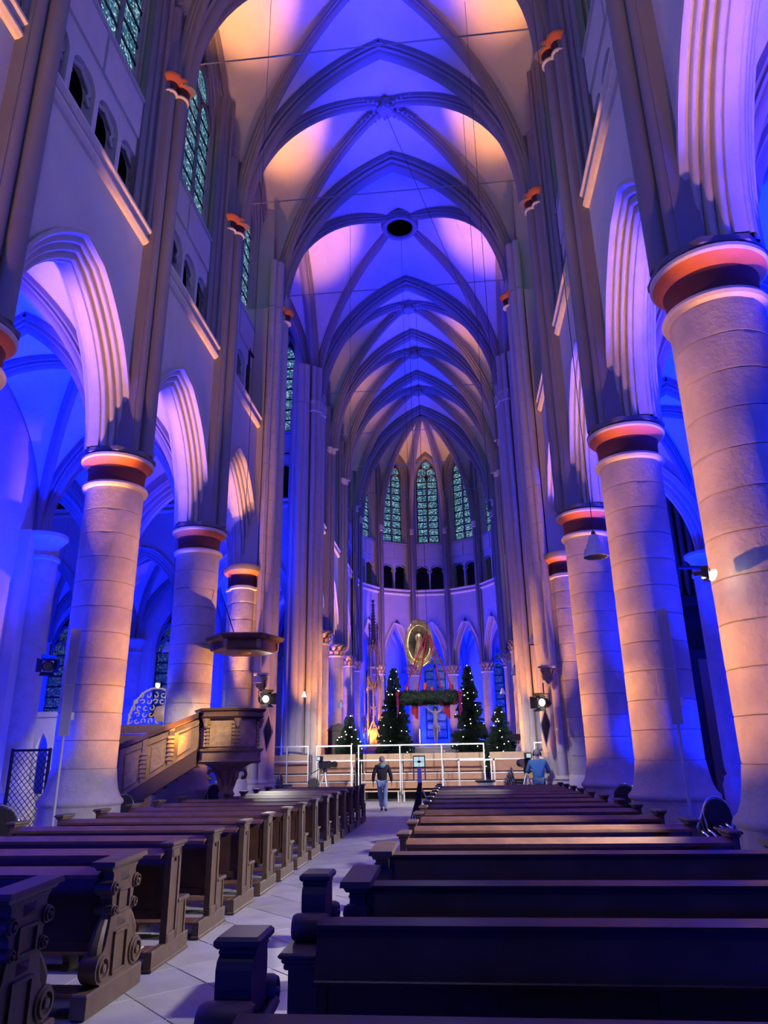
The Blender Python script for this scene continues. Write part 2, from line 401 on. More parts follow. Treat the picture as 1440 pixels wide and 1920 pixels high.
def bay_wall(F, Wd, walls, arches, ina=None, inh=3.2, win_a=None, lights_n=4, tri_n=4, arcade=True, pane_rows=7, win=True, zwin=(22.4, 3.3), marg=.42, th=TH):
    """one bay elevation added to the MBs walls / arches"""
    hw = Wd/2
    a = hw-.72 if ina is None else ina
    r = (a*a+inh*inh)/(2*a); dep = .46 if hw > 2 else .30
    ro = r+dep; c = a-r; ho = sqrt(ro*ro-c*c); ao = a+dep
    zb = ZS-.02
    if arcade:
        panel_arches(walls, F, -hw, hw, zb, ZST, [(0, ao, ZS, ho, zb)], 0, th, 14, True)
        sweep_arch(arches, F, a, inh, ZS, arch_profile(th, dep, .40 if th > .8 else .24), 14)
    # string course: two thin noses
    st = MB()
    for z0, pr in ((ZST-.06, .13), (ZST+.22, .17)):
        st.grid([[F(s, d, z) for d, z in ((.02, z0-.10), (-pr*.5, z0-.07), (-pr, z0), (-pr, z0+.06), (.02, z0+.09))] for s in (-hw, hw)])
    st.grid([[F(s, .0, z) for z in (ZST-.1, ZST+.35)] for s in (-hw, hw)])
    st.grid([[F(s, d, z) for d, z in ((-.05, ZST+.29), (.02, ZST+.36), (.34, ZST+.42))] for s in (-hw, hw)])
    trim(st, M_CREAM, False)
    # triforium
    m = marg if hw > 2 else .22
    tw = 2*(hw-m)/tri_n
    ops = [(-hw+m+tw*(i+.5), tw*.5-(.085 if hw > 2 else .06), ZTT-.14, .34, ZTB) for i in range(tri_n)]
    panel_arches(walls, F, -hw, hw, ZST+.3, 16.45, ops, .32, .62, 6)
    for cc, oa, zs_, h_, zf in ops:            # cusped heads
        for sg in (-1, 1):
            arches.tube([F(cc+sg*oa, .45, zs_-.28), F(cc+sg*(oa-.13), .45, zs_-.12), F(cc+sg*(oa-.04), .45, zs_+.02), F(cc+sg*(oa-.10), .45, zs_+.16), F(cc, .45, zs_+h_)], .05, 6)
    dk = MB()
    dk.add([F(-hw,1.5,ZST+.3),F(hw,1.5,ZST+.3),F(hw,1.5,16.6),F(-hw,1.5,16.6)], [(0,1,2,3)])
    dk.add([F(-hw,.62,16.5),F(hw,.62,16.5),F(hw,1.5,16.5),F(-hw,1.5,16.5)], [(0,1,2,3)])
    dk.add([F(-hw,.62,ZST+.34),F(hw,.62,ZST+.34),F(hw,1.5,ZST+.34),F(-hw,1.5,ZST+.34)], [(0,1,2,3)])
    trim(dk, M_RECESS, False)
    # parapet slabs
    pn = 2 if tri_n > 2 else tri_n
    walls.add([F(-hw,.34,16.4),F(hw,.34,16.4),F(hw,.34,17.75),F(-hw,.34,17.75)], [(0,1,2,3)])
    for i in range(pn):
        w0 = -hw+m+2*(hw-m)/pn*i+.05; w1 = w0+2*(hw-m)/pn-.10
        walls.hexa([F(w0,.27,16.5),F(w1,.27,16.5),F(w1,.36,16.5),F(w0,.36,16.5),F(w0,.27,17.6),F(w1,.27,17.6),F(w1,.36,17.6),F(w0,.36,17.6)])
    if win:
        wa = hw-.62 if win_a is None else win_a
        zs_, rise = zwin
        arches.grid([[F(s, d, z) for d, z in ((.34, 17.62), (.22, 17.66), (.22, 17.74), (.72, 17.98))] for s in (-hw, hw)])
        panel_arches(walls, F, -hw, hw, 17.7, 27.2, [(0, wa+.24, zs_, rise+.3, 17.7)], .32, .40, 10)
        pr = [(.30, .30), (.26, .26), (.20, .30), (.24, .38), (.14, .42), (.16, .50), (.06, .54), (.08, .60), (0, .64), (0, .75)]
        sweep_arch(arches, F, wa, rise, zs_, pr, 10, 0, 17.8)
        window(F, wa, ZSILL, zs_, rise, lights_n, .66, pane_rows)
    else:
        walls.add([F(-hw,.32,17.7),F(hw,.32,17.7),F(hw,.32,27.2),F(-hw,.32,27.2)], [(0,1,2,3)])

def pane_shafts(mb, F, zlo, zhi, thin_top=22.4, nave=True):
    """vault shaft cluster at s=0 of frame F, projecting into the room (negative d)"""
    for s, d, r, z1 in ((0, -.36, .17, zhi), (-.27, -.20, .125, zhi), (.27, -.20, .125, zhi)):
        mb.cyl(F(s,d,zlo), F(s,d,z1), r, n=14)
    for s, d, r in ((-.44, -.05, .075), (.44, -.05, .075), (-.58, .10, .06), (.58, .10, .06), (-.70, .24, .05), (.70, .24, .05)):
        mb.cyl(F(s,d,ZST+.4), F(s,d,thin_top+1.5), r, n=8)
    mb.hexa([F(-.42,-.22,zlo),F(.42,-.22,zlo),F(.46,.1,zlo),F(-.46,.1,zlo),F(-.42,-.22,zhi),F(.42,-.22,zhi),F(.46,.1,zhi),F(-.46,.1,zhi)])
    for s in (-1, 1):
        mb.hexa([F(s*.40,-.05,ZST+.3),F(s*.72,.2,ZST+.3),F(s*.72,.4,ZST+.3),F(s*.40,.4,ZST+.3),
                 F(s*.40,-.05,25),F(s*.72,.2,25),F(s*.72,.4,25),F(s*.40,.4,25)])
def shaft_capital(F, z, parent, foliate=False, wide=1.0):
    """three-lobed painted capital on the vault shafts"""
    root = empty('capital'); root.parent = parent
    ring, bell, lip = MB(), MB(), MB()
    for s, d, r in ((0, -.36, .17), (-.27, -.20, .125), (.27, -.20, .125)):
        c = F(s*wide, d*wide, z)
        ring.lathe([(r+.01, -.06), (r+.06, -.04), (r+.06, 0), (r+.01, .02)], c, 14)
        bell.lathe([(r, 0), (r+.01, .22), (r+.05, .30)], c, 14)
        lip.lathe([(r+.03, .27), (r+.13, .40), (r+.15, .44), (r+.15, .50), (0.01, .50)], c, 14)
    ring.build('astragal', M_CREAM, root); bell.build('bell', M_RED, root)
    lip.build('lip', M_ORANGE, root)
    ab = MB()
    ab.hexa([F(-.46*wide,-.42,z+.48),F(.46*wide,-.42,z+.48),F(.5*wide,.1,z+.48),F(-.5*wide,.1,z+.48),F(-.46*wide,-.42,z+.56),F(.46*wide,-.42,z+.56),F(.5*wide,.1,z+.56),F(-.5*wide,.1,z+.56)])
    ab.build('abacus', M_ABACUS, root, False)
    return root
def foliage_capital(mb, c, r, h, n=10, tiers=2):
    """ring of curling leaves round a bell"""
    mb.lathe([(r, 0), (r*1.02, h*.6), (r*1.25, h*.92)], c, 16)
    for t in range(tiers):
        for i in range(n):
            a = 2*pi*(i+.5*t)/n; z0 = h*t/tiers*.9; hh = h/tiers
            ca, sa = cos(a), sin(a); tx, ty = -sa, ca
            def P(rr, w, z): return (c[0]+ca*rr+tx*w, c[1]+sa*rr+ty*w, c[2]+z)
            w = pi*r/n*.95; k = r*(1+.10*t)
            mb.add([P(k,-w*.6,z0), P(k,w*.6,z0), P(k*1.12,w,z0+hh*.6), P(k*1.12,-w,z0+hh*.6), P(k*1.38,0,z0+hh*1.02), P(k*1.36,0,z0+hh*.72), P(k*1.2, 0, z0+hh*.45)],
                   [(0,1,6),(1,2,6),(3,0,6),(2,4,6),(4,3,6),(2,5,4),(3,4,5)])
DRUM = {}
def drum_mesh(r, h, seed):
    key = (r, round(h, 3), seed)
    if key not in DRUM:
        rnd = random.Random(seed); n = 40; mb = MB()
        def ring(rr, z, j): return [((rr+rnd.uniform(-j, j))*cos(2*pi*i/n), (rr+rnd.uniform(-j, j))*sin(2*pi*i/n), z) for i in range(n)]
        mb.grid([ring(r-.016, .002, 0), ring(r-.002, .010, .005), ring(r, .05, .002), ring(r, h*.5, .001), ring(r, h-.05, .002), ring(r-.002, h-.010, .005), ring(r-.016, h-.002, 0)], True, True)
        me = bpy.data.meshes.new('drum'); me.from_pydata(mb.v, [], mb.f); me.polygons.foreach_set('use_smooth', [True]*len(me.polygons))
        me.set_sharp_from_angle(angle=radians(50)); me.materials.append(M_STONE); DRUM[key] = me
    return DRUM[key]
def round_column(x, y, label, r=.595, zb=0, ztop=7.27, scale=1.0, group=None, pieces=True):
    root = empty('column', (x, y, zb), label=label, cat='column', group=group, kind='thing')
    b = MB()
    b.lathe([(0.01, 0), (.92, 0), (.92, .50), (.88, .56), (.80, .66), (.3, .67)], n=8)
    b.lathe([(.75, .55), (.76, .68), (.735, .74), (.735, .96), (.77, .99), (.78, 1.02), (.77, 1.06), (.715, 1.11), (.66, 1.24), (.625, 1.42), (.60, 1.62), (.3, 1.63)], n=40)
    b.build('base', M_STONE, root)
    rnd = random.Random(int(x*10+y*7)); z = 1.62; i = 0; k = 11
    h = (ztop-1.62)/k
    for i in range(k):
        o = bpy.data.objects.new('drum', drum_mesh(r, h, i % 4)); COL.objects.link(o); o.parent = root; o.location = (0, 0, 1.62+h*i); o.rotation_euler = (0, 0, rnd.uniform(0, 6))
    z = ztop
    MB().lathe([(r, -.02), (r+.07, 0), (r+.09, .05), (r+.07, .10), (r-.01, .12)], (0,0,z), 40).build('astragal', M_CREAM, root)
    MB().lathe([(r-.01, .11), (r+.0, .42), (r+.03, .50)], (0,0,z), 40).build('bell', M_RED, root)
    MB().lathe([(r+.02, .47), (r+.06, .55), (r+.15, .62)], (0,0,z), 40).build('cavetto', M_ORANGE, root)
    MB().lathe([(r+.14, .61), (r+.17, .64), (r+.17, .69), (r+.10, .71), (.1, .72)], (0,0,z), 40).build('lip', M_CREAM, root)
    MB().lathe([(.1, .70), (r+.13, .72), (r+.19, .74), (r+.19, .83), (.1, .84)], (0,0,z), 8, a0=pi/8, a1=2*pi+pi/8).build('abacus', M_ABACUS, root, False)
    return root
RIBT = [(-.30,.06),(-.30,-.12),(-.22,-.16),(-.25,-.26),(-.17,-.30),(-.16,-.38),(-.08,-.46),(0,-.49),(.08,-.46),(.16,-.38),(.17,-.30),(.25,-.26),(.22,-.16),(.30,-.12),(.30,.06)]
RIBD = [(u*.62, v*.80) for u, v in RIBT]
RIBS = [(u*.42, v*.55) for u, v in RIBT]
def web(mb, A, Bc, k=6, sag=.10):
    """ruled vault web between two curves with a slight dome"""
    rows = []
    for p, q in zip(A, Bc):
        row = []
        for j in range(k+1):
            t = j/k; x = V(p).lerp(V(q), t); row.append(x+V((0,0,sag*4*t*(1-t)*min(1, (V(p)-V(q)).length/2))))
        rows.append(row)
    mb.grid(rows)
def resample(pts, n):
    pts = [V(p) for p in pts]; L = [0]
    for a, b in zip(pts, pts[1:]): L.append(L[-1]+(b-a).length)
    out = []
    for i in range(n+1):
        t = L[-1]*i/n; k = 0
        while k < len(L)-2 and L[k+1] < t: k += 1
        f = (t-L[k])/max(1e-9, L[k+1]-L[k]); out.append(pts[k].lerp(pts[k+1], f))
    return out
def vault(parent, corners, zs, ztr, zboss, zwall, boss=None, ribT=RIBT, ribD=RIBD, wall_edges=(1, 3), first=True, last=True, stilt=3.4, hole=0, woff=.5):
    """quadripartite rib vault over corners [A,B,C,D] (xy, in order); edges AB, BC, CD, DA; wall_edges are stilted wall arches"""
    c = [V((x, y, zs)) for x, y in corners]; ctr = sum(c, V())/4; ctr.z = zboss
    N = 14; diag = [resample(arc3(p, ctr, N), N) for p in c]
    wb = MB()
    def cut(p):
        q = arc3(p, ctr, 20)
        if not hole: return q
        q = [v for v in q if (V((v.x, v.y, 0))-V((ctr.x, ctr.y, 0))).length > hole+.25]
        return q+[V((ctr.x, ctr.y, ctr.z-.01))+(V((q[-1].x, q[-1].y, 0))-V((ctr.x, ctr.y, 0))).normalized()*hole]
    for e in range(4):
        p, q = c[e], c[(e+1) % 4]; mid = (p+q)/2
        if e in wall_edges:
            ow = V((mid.x-ctr.x, mid.y-ctr.y, 0)).normalized()*woff; mid = mid+ow; mid.z = zwall
            A = resample(stilt3(p+ow, mid, zs+stilt, N), N); Bq = resample(stilt3(q+ow, mid, zs+stilt, N), N)
        else: mid.z = ztr; A = resample(arc3(p, mid, N), N); Bq = resample(arc3(q, mid, N), N)
        web(wb, A, diag[e]); web(wb, Bq, diag[(e+1) % 4])
        if e in wall_edges:
            r = MB(); sweep3(r, A, RIBS); sweep3(r, Bq, RIBS); r.build('wall_rib', M_RIB, parent)
        elif (e == 0 and first) or (e == 2 and last):
            r = MB(); sweep3(r, arc3(p, mid, 20), ribT); sweep3(r, arc3(q, mid, 20), ribT); r.build('transverse_rib', M_RIB, parent)
    wb.build('web', M_WEB, parent, ang=60)
    for k in (0, 1):
        r = MB(); sweep3(r, cut(c[k]), ribD); sweep3(r, cut(c[k+2]), ribD); r.build('diagonal_rib', M_RIB, parent)
    return ctr
# ---------------------------------------------------------------- the church itself
M_PIER = mat('pier_stone', (.55, .50, .44), .88, noise=.5, nscale=.8, bump=.04, bscale=6, dark=.82)
def jointed(mb, c, r, z0, z1, step, n=16):
    """shaft built of stones with recessed joints"""
    k = max(1, round((z1-z0)/step)); h = (z1-z0)/k; prof = []
    for i in range(k): prof += [(r-.012, z0+h*i+.001), (r, z0+h*i+.006), (r, z0+h*(i+1)-.006), (r-.012, z0+h*(i+1)-.001)]
    mb.lathe(prof, c, n)
def church():
    ceil = struct('ceiling')
    # ---- nave walls
    for side, sd in (('north', -1), ('south', 1)):
        walls, arl, arc = MB(), [], []
        bays = [(3.5, 8.75), (8.75, 14.0), (14.0, 19.25), (19.25, 24.5)]
        ch = list(zip(CHOIR, CHOIR[1:]))
        for y0, y1 in bays:
            F = Frame((sd*WX, (y0+y1)/2), (0, 1), (sd, 0)); arl.append(MB()); bay_wall(F, y1-y0, walls, arl[-1])
        chw = MB()
        for y0, y1 in ch:
            F = Frame((sd*WX, (y0+y1)/2), (0, 1), (sd, 0)); arc.append(MB()); bay_wall(F, y1-y0, chw, arc[-1])
        w = tag(walls.build('wall_%s' % side, M_WALL, None, True, 25), kind='structure')
        for m in arl: m.build('arch_moulding', M_ARCH, w, ang=50)
        w2 = tag(chw.build('wall_%s_choir' % side, M_WALL, None, True, 25), kind='structure')
        for m in arc: m.build('arch_moulding', M_ARCH, w2, ang=50)
        for y in (3.5, 8.75, 14.0, 19.25):
            F = Frame((sd*WX, y), (0, 1), (sd, 0)); mb = MB(); pane_shafts(mb, F, ZS, ZCAP+3)
            mb.build('vault_shaft', M_RIB, w, ang=50); shaft_capital(F, ZCAP, w)
        for y in (38.0, 43.0):
            F = Frame((sd*WX, y), (0, 1), (sd, 0)); mb = MB(); pane_shafts(mb, F, ZS, ZCAP+3)
            mb.build('vault_shaft', M_RIB, w2, ang=50)
            fc = MB()
            for s, d, r in ((0, -.36, .18), (-.27, -.20, .14), (.27, -.20, .14)): foliage_capital(fc, F(s, d, ZCAP), r, .42, 7, 2)
            fc.build('capital', M_CREAM, w2, False)
        # ---- round columns
        # ---- crossing piers
        for y, wall, near in ((YW, w, True), (YE, w2, False)):
            mb = MB(); x = sd*5.48; dy = -1 if near else 1
            wall = empty('pier', (0, 0, 0), label='tall clustered stone pier %s, with %s capitals' % ('behind the '+('pulpit' if sd < 0 else 'man in blue') if near else 'at the '+('left' if sd < 0 else 'right')+' of the choir', 'red and orange' if near else 'leafy'), cat='pier', kind='thing')
            wall.location = (x, y, 0); off = V((-x, -y, 0))
            up = MB(); up.box(x-.5, x+.5, y-.42, y+.42, 18.76, 27)
            mb.box(x-.62, x+.62, y-.5, y+.5, 0, 18.74); mb.box(x-.45, x+.45, y-.72, y+.72, 0, 18.74)
            # shafts towards the nave, run to the vault
            pts = [(-.80, -.50, .19), (-.86, 0, .24), (-.80, .50, .19), (-.62, -.74, .13), (-.62, .74, .13), (-.74, -.24, .08), (-.74, .24, .08)]
            for dx, ddy, r in pts:
                jointed(mb, (x+sd*dx, y+ddy, 0), r, 1.1, 18.74, .68); up.cyl((x+sd*dx, y+ddy, 18.76), (x+sd*dx, y+ddy, ZCAP+2.5), r, n=12)
                mb.lathe([(r+.14, 0), (r+.14, .75), (r+.10, .82), (r+.10, .9), (r+.05, .96), (r+.08, 1.02), (r, 1.12)], (x+sd*dx, y+ddy, 0), 12)
            # transept side shafts
            for dx, ddy, r in ((-.25, -dy*.90, .20), (.25, -dy*.90, .20), (0, -dy*1.0, .22)):
                mb.cyl((x+sd*dx, y+ddy, 1.1), (x+sd*dx, y+ddy, 18.74), r, n=14); up.cyl((x+sd*dx, y+ddy, 18.76), (x+sd*dx, y+ddy, ZCAP+2.5), r, n=12)
                mb.lathe([(r+.14, 0), (r+.14, .75), (r+.10, .9), (r+.08, 1.02), (r, 1.12)], (x+sd*dx, y+ddy, 0), 12)
            mb.build('pier_shafts', M_PIER, wall, ang=45, loc=off)
            tag(up.build('wall_%s_pier' % side, M_PIER, None, ang=45), kind='structure')
            # arcade responds
            rs = MB()
            resp = [(0, dy*.78, .40), (-.42, dy*.58, .17), (.42, dy*.58, .17)]
            for dx, ddy, r in resp:
                for i in range(11):
                    o = bpy.data.objects.new('drum', drum_mesh(r, 6.25/11, i % 4)); COL.objects.link(o); o.parent = wall; o.location = (sd*dx, ddy, 1.1+6.25/11*i); o.rotation_euler = (0, 0, i*1.3)
                rs.lathe([(r+.16, 0), (r+.16, .8), (r+.12, .9), (r+.08, 1.02), (r, 1.15)], (x+sd*dx, y+ddy, 0), 16)
            rs.build('respond_base', M_PIER, wall, ang=45, loc=off)
            if near:
                k1, k2, k3, k4 = MB(), MB(), MB(), MB()
                for dx, ddy, r in resp:
                    c = (x+sd*dx, y+ddy, 7.27)
                    k1.lathe([(r, -.02), (r+.07, 0), (r+.07, .08), (r, .12)], c, 20); k2.lathe([(r, .1), (r+.01, .45), (r+.04, .52)], c, 20)
                    k3.lathe([(r+.03, .5), (r+.16, .63)], c, 20); k4.lathe([(r+.15, .62), (r+.19, .68), (r+.19, .82), (.01, .83)], c, 20)
                k1.build('astragal', M_CREAM, wall, loc=off); k2.build('bell', M_RED, wall, loc=off); k3.build('cavetto', M_ORANGE, wall, loc=off); k4.build('abacus', M_ABACUS, wall, loc=off)
                F = Frame((sd*4.93, y), (0, 1), (sd, 0)); shaft_capital(F, ZCAP, wall, wide=1.25).location = off
            else:
                for q, z0, h in ([(t, 7.4, .6) for t in resp]+[(t, ZCAP, .55) for t in pts[:5]]):
                    dx, ddy, r = q; fc = MB(); foliage_capital(fc, (0, 0, 0), r, h, 9, 2); k = fc.build('leaf_capital', M_CREAM, wall, False, loc=(sd*dx, ddy, z0))
                    MB().lathe([(r, -.1), (r+.05, -.08), (r+.05, -.02), (r, .02)], n=14).build('astragal', M_CREAM, k)
    # ---- main vaults
    xs = 4.98
    ys = [3.5, 8.75, 14.0, 19.25, 24.5]
    for i in range(4):
        y0, y1 = ys[i], ys[i+1]
        c = vault(ceil, [(-xs, y0), (xs, y0), (xs, y1), (-xs, y1)], ZV, ZTR, ZBOSS, 25.9, first=True, last=False)
        if i >= 2: boss(ceil, c)
    c = vault(ceil, [(-xs, YW), (xs, YW), (xs, YE), (-xs, YE)], ZV, ZTR, ZBOSS, ZTR, wall_edges=(), ribT=[(u*1.35, v*1.15) for u, v in RIBT], last=True, hole=.86)
    # transept arches of the crossing
    for sd in (-1, 1):
        r = MB(); m = V((sd*xs, (YW+YE)/2, ZTR))
        for y in (YW, YE): sweep3(r, arc3((sd*xs, y, ZV), m, 20), RIBT)
        r.build('crossing_arch', M_RIB, ceil)
    # oculus ring
    oc = MB(); oc.lathe([(.62, -.15), (.66, -.25), (.82, -.25), (.88, -.12), (.86, .0), (.92, .1), (.84, .2), (.84, .5), (.66, .5), (.62, -.15)], (c.x, c.y, ZBOSS-.25), 32)
    for i in range(28):
        a = 2*pi*i/28; oc.ball((c.x+.88*cos(a), c.y+.88*sin(a), ZBOSS-.30), .055, 6, 4)
    oc.build('oculus_ring', M_RIB, ceil)
    MB().lathe([(.02, 0), (.66, 0)], (c.x, c.y, ZBOSS-.12), 32).build('oculus_lid', M_RECESS, ceil)
    for y0, y1 in zip(CHOIR, CHOIR[1:]):
        c = vault(ceil, [(-xs, y0), (xs, y0), (xs, y1), (-xs, y1)], ZV, ZTR, ZBOSS, 25.9, first=False, last=True)
        boss(ceil, c)
    apse(ceil)
    transepts(ceil)
    aisles(ceil)
def boss(ceil, c):
    mb = MB(); rnd = random.Random(3)
    mb.lathe([(.10, -.62), (.26, -.58), (.34, -.45), (.30, -.30), (.34, -.1)], (c.x, c.y, c.z-.05), 14)
    for i in range(26):
        a = rnd.uniform(0, 2*pi); r = rnd.uniform(.1, .36); mb.ball((c.x+r*cos(a), c.y+r*sin(a), c.z-.5-.12*rnd.random()), rnd.uniform(.06, .1), 6, 4)
    mb.build('boss', M_RIB, ceil)
    # carved sleeves on the ribs next to the boss
    sl = MB()
    for sx in (-1, 1):
        for sy in (-1, 1):
            d = V((sx*4.98, sy*2.6, 0)).normalized(); l = V((-d.y, d.x, 0))
            for k in range(5):
                p = V((c.x, c.y, c.z-.44))+d*(.45+.2*k); p.z -= .008*(k+2)**2*.5
                for u in (-.17, .17): sl.ball(p+l*u, .075, 6, 4)
    sl.build('boss_sleeve', M_RIB, ceil)
APC = V((0, 49.5, 0)); AR = 5.2
def ap(ang, r, z=0): return V((r*sin(radians(ang)), 49.5+r*cos(radians(ang)), z))
def apse(ceil):
    walls, arl = MB(), []
    half = AR*cos(radians(15)); Wd = 2*AR*sin(radians(15))
    w = None
    fr = []
    for a in range(-90, 91, 30):
        p = ap(a, half+.12); n = (sin(radians(a)), cos(radians(a))); t = (n[1], -n[0])
        F = Frame((p.x, p.y), t, n); fr.append(F)
        arl.append(MB()); bay_wall(F, Wd+.08, walls, arl[-1], ina=.93, inh=3.0, th=.6, win_a=.88, lights_n=2, tri_n=2, pane_rows=9, zwin=(23.3, 1.9))
    w = tag(walls.build('wall_east_apse', M_WALL, None, True, 25), kind='structure')
    for m in arl: m.build('arch_moulding', M_ARCH, w, ang=50)
    for a in range(-105, 106, 30):
        sh, fc, st = MB(), MB(), MB()
        n = (sin(radians(a)), cos(radians(a))); p = ap(a, AR); F = Frame((p.x, p.y), (n[1], -n[0]), n)
        for s, d, r in ((0, -.12, .12), (-.17, -.02, .08), (.17, -.02, .08), (-.28, .1, .05), (.28, .1, .05)):
            sh.cyl(F(s,d,ZS), F(s,d,ZCAP+3), r, n=10)
        foliage_capital(fc, F(0,-.12,ZCAP), .15, .5, 7, 2); st.lathe([(.13, -.08), (.19, -.04), (.13, 0)], F(0,-.12,ZCAP), 10)
        sh.build('vault_shaft', M_RIB, w); k = fc.build('leaf_capital', M_CREAM, w, False); st.build('astragal', M_CREAM, k)
    # apse vault
    top = V((0, 49.5, ZBOSS)); wb = MB()
    N = 14
    ribs = {a: resample(arc3(ap(a, AR-.05, ZV), top, N), N) for a in range(-105, 106, 30)}
    for a, c in ribs.items():
        r = MB(); sweep3(r, arc3(ap(a, AR-.05, ZV), top-V((0,0,.02)), 20), RIBD); r.build('apse_rib', M_RIB, ceil)
    for a in range(-90, 91, 30):
        m = ap(a, AR*cos(radians(15))+.05, 25.5)
        for e in (-15, 15):
            A = resample(stilt3(ap(a+e, AR-.05, ZV), m, ZV+4.2, N), N); web(wb, A, ribs[a+e], 5, .05)
            r = MB(); sweep3(r, A, RIBS); r.build('wall_rib', M_RIB, ceil)
    wb.build('web', M_WEB, ceil, ang=60)
    boss(ceil, top)
    # ambulatory: outer wall with ribs, central chapel window, roof
    ow, orb, owb = MB(), MB(), MB()
    Ro = 9.9
    for a in range(-90, 91, 30):
        p0, p1 = ap(a-15, Ro), ap(a+15, Ro)
        tag(MB().add([(p0.x,p0.y,0),(p1.x,p1.y,0),(p1.x,p1.y,13.5),(p0.x,p0.y,13.5)], [(0,1,2,3)]).build('wall_east', M_WALL, None, False), kind='structure')
    for a in range(-105, 106, 30):
        i0, o0 = ap(a, AR+.9, ZS), ap(a, Ro-.25, ZS); mid = (i0+o0)/2; mid.z = 11.9
        sweep3(orb, arc3(i0, mid, 10), RIBD); sweep3(orb, arc3(o0, mid, 10), RIBD)
        for e in (-.3, 0, .3):
            q = ap(a+e*3, Ro-.2-.1*(e == 0)); orb.cyl((q.x,q.y,0), (q.x,q.y,ZS), .16, n=10)
        q = ap(a, Ro-.3); foliage_capital(orb, (q.x,q.y,7.5), .3, .6, 8, 2)
        if a < 105:
            b = a+30
            c = ap(a+15, (AR+Ro)/2+.3, 12.3)
            for u0, u1 in (((a, AR+.9), (b, Ro-.25)), ((b, AR+.9), (a, Ro-.25))):
                sweep3(orb, arc3(ap(*u0, ZS), c, 10), RIBS); sweep3(orb, arc3(ap(*u1, ZS), c, 10), RIBS)
            N2 = 10
            def q2(u): return resample(arc3(ap(*u, ZS), c, N2), N2)
            E = [(a, AR+.9), (b, AR+.9), (b, Ro-.25), (a, Ro-.25)]
            for k in range(4):
                u, v = E[k], E[(k+1) % 4]; m = (ap(*u)+ap(*v))/2; m.z = 11.9
                web(owb, resample(arc3(ap(*u, ZS), m, N2), N2), q2(u), 4, .03); web(owb, resample(arc3(ap(*v, ZS), m, N2), N2), q2(v), 4, .03)
    orb.build('ambulatory_rib', M_RIB, ceil); owb.build('ambulatory_web', M_WEB, ceil, ang=60)
    F = Frame((ap(0, Ro*cos(radians(15))-.35).x, ap(0, Ro*cos(radians(15))-.35).y), (1, 0), (0, 1))
    GM[0] = M_GLASSD
    window(F, .85, 3.0, 8.3, 1.7, 2, 0, 8)
    for a in (-60, -30, 30, 60):
        p = ap(a, Ro*cos(radians(15))-.35); n = (sin(radians(a)), cos(radians(a)))
        window(Frame((p.x, p.y), (n[1], -n[0]), n), .85, 3.4, 8.3, 1.7, 2, 0, 8)
def transepts(ceil):
    GM[0] = M_GLASS
    for side, sd in (('north', -1), ('south', 1)):
        walls, arl = MB(), []
        xb = [5.48, 10.73, 15.98, 21.2]
        for x0, x1 in zip(xb, xb[1:]):
            xm = (x0+x1)/2
            for fr, kw in ((Frame((sd*xm, YE-.23), (1, 0), (0, 1)), dict(pane_rows=7)), (Frame((sd*xm, YW+.23), (1, 0), (0, -1)), dict(win=False))):
                arl.append(MB()); bay_wall(fr, 5.25, walls, arl[-1], **kw)
            v0 = 4.98 if x0 < 6 else x0
            vault(ceil, [(sd*v0, YW), (sd*v0, YE), (sd*x1, YE), (sd*x1, YW)], ZV, ZTR, ZBOSS, 25.9, first=False, last=True, woff=.1)
        w = tag(walls.build('wall_%s_transept' % side, M_WALL, None, True, 25), kind='structure')
        for m in arl: m.build('arch_moulding', M_ARCH, w, ang=50)
        for x in xb[1:3]:
            mb = MB()
            for yy, n in ((YE-.23, 1), (YW+.23, -1)):
                F = Frame((sd*x, yy), (1, 0), (0, n)); pane_shafts(mb, F, ZS, ZCAP+3)
            mb.build('vault_shaft', M_RIB, w)
        tag(MB().add([(sd*21.2,20,0),(sd*21.2,40,0),(sd*21.2,40,27.2),(sd*21.2,20,27.2)], [(0,1,2,3)]).build('wall_%s_end' % side, M_WALL, None, False), kind='structure')
def engaged(mb, x, y, sd, r=.42):
    mb.lathe([(.66, 0), (.66, .8), (.60, .9), (.60, 1.0), (.5, 1.08), (r, 1.3), (r, 7.3)], (x, y, 0), 24)
    mb.lathe([(r, 7.3), (r+.06, 7.34), (r+.06, 7.42), (r, 7.45), (r+.01, 7.75), (r+.18, 7.98), (r+.22, 8.0), (r+.22, 8.1), (.01, 8.12)], (x, y, 0), 24)
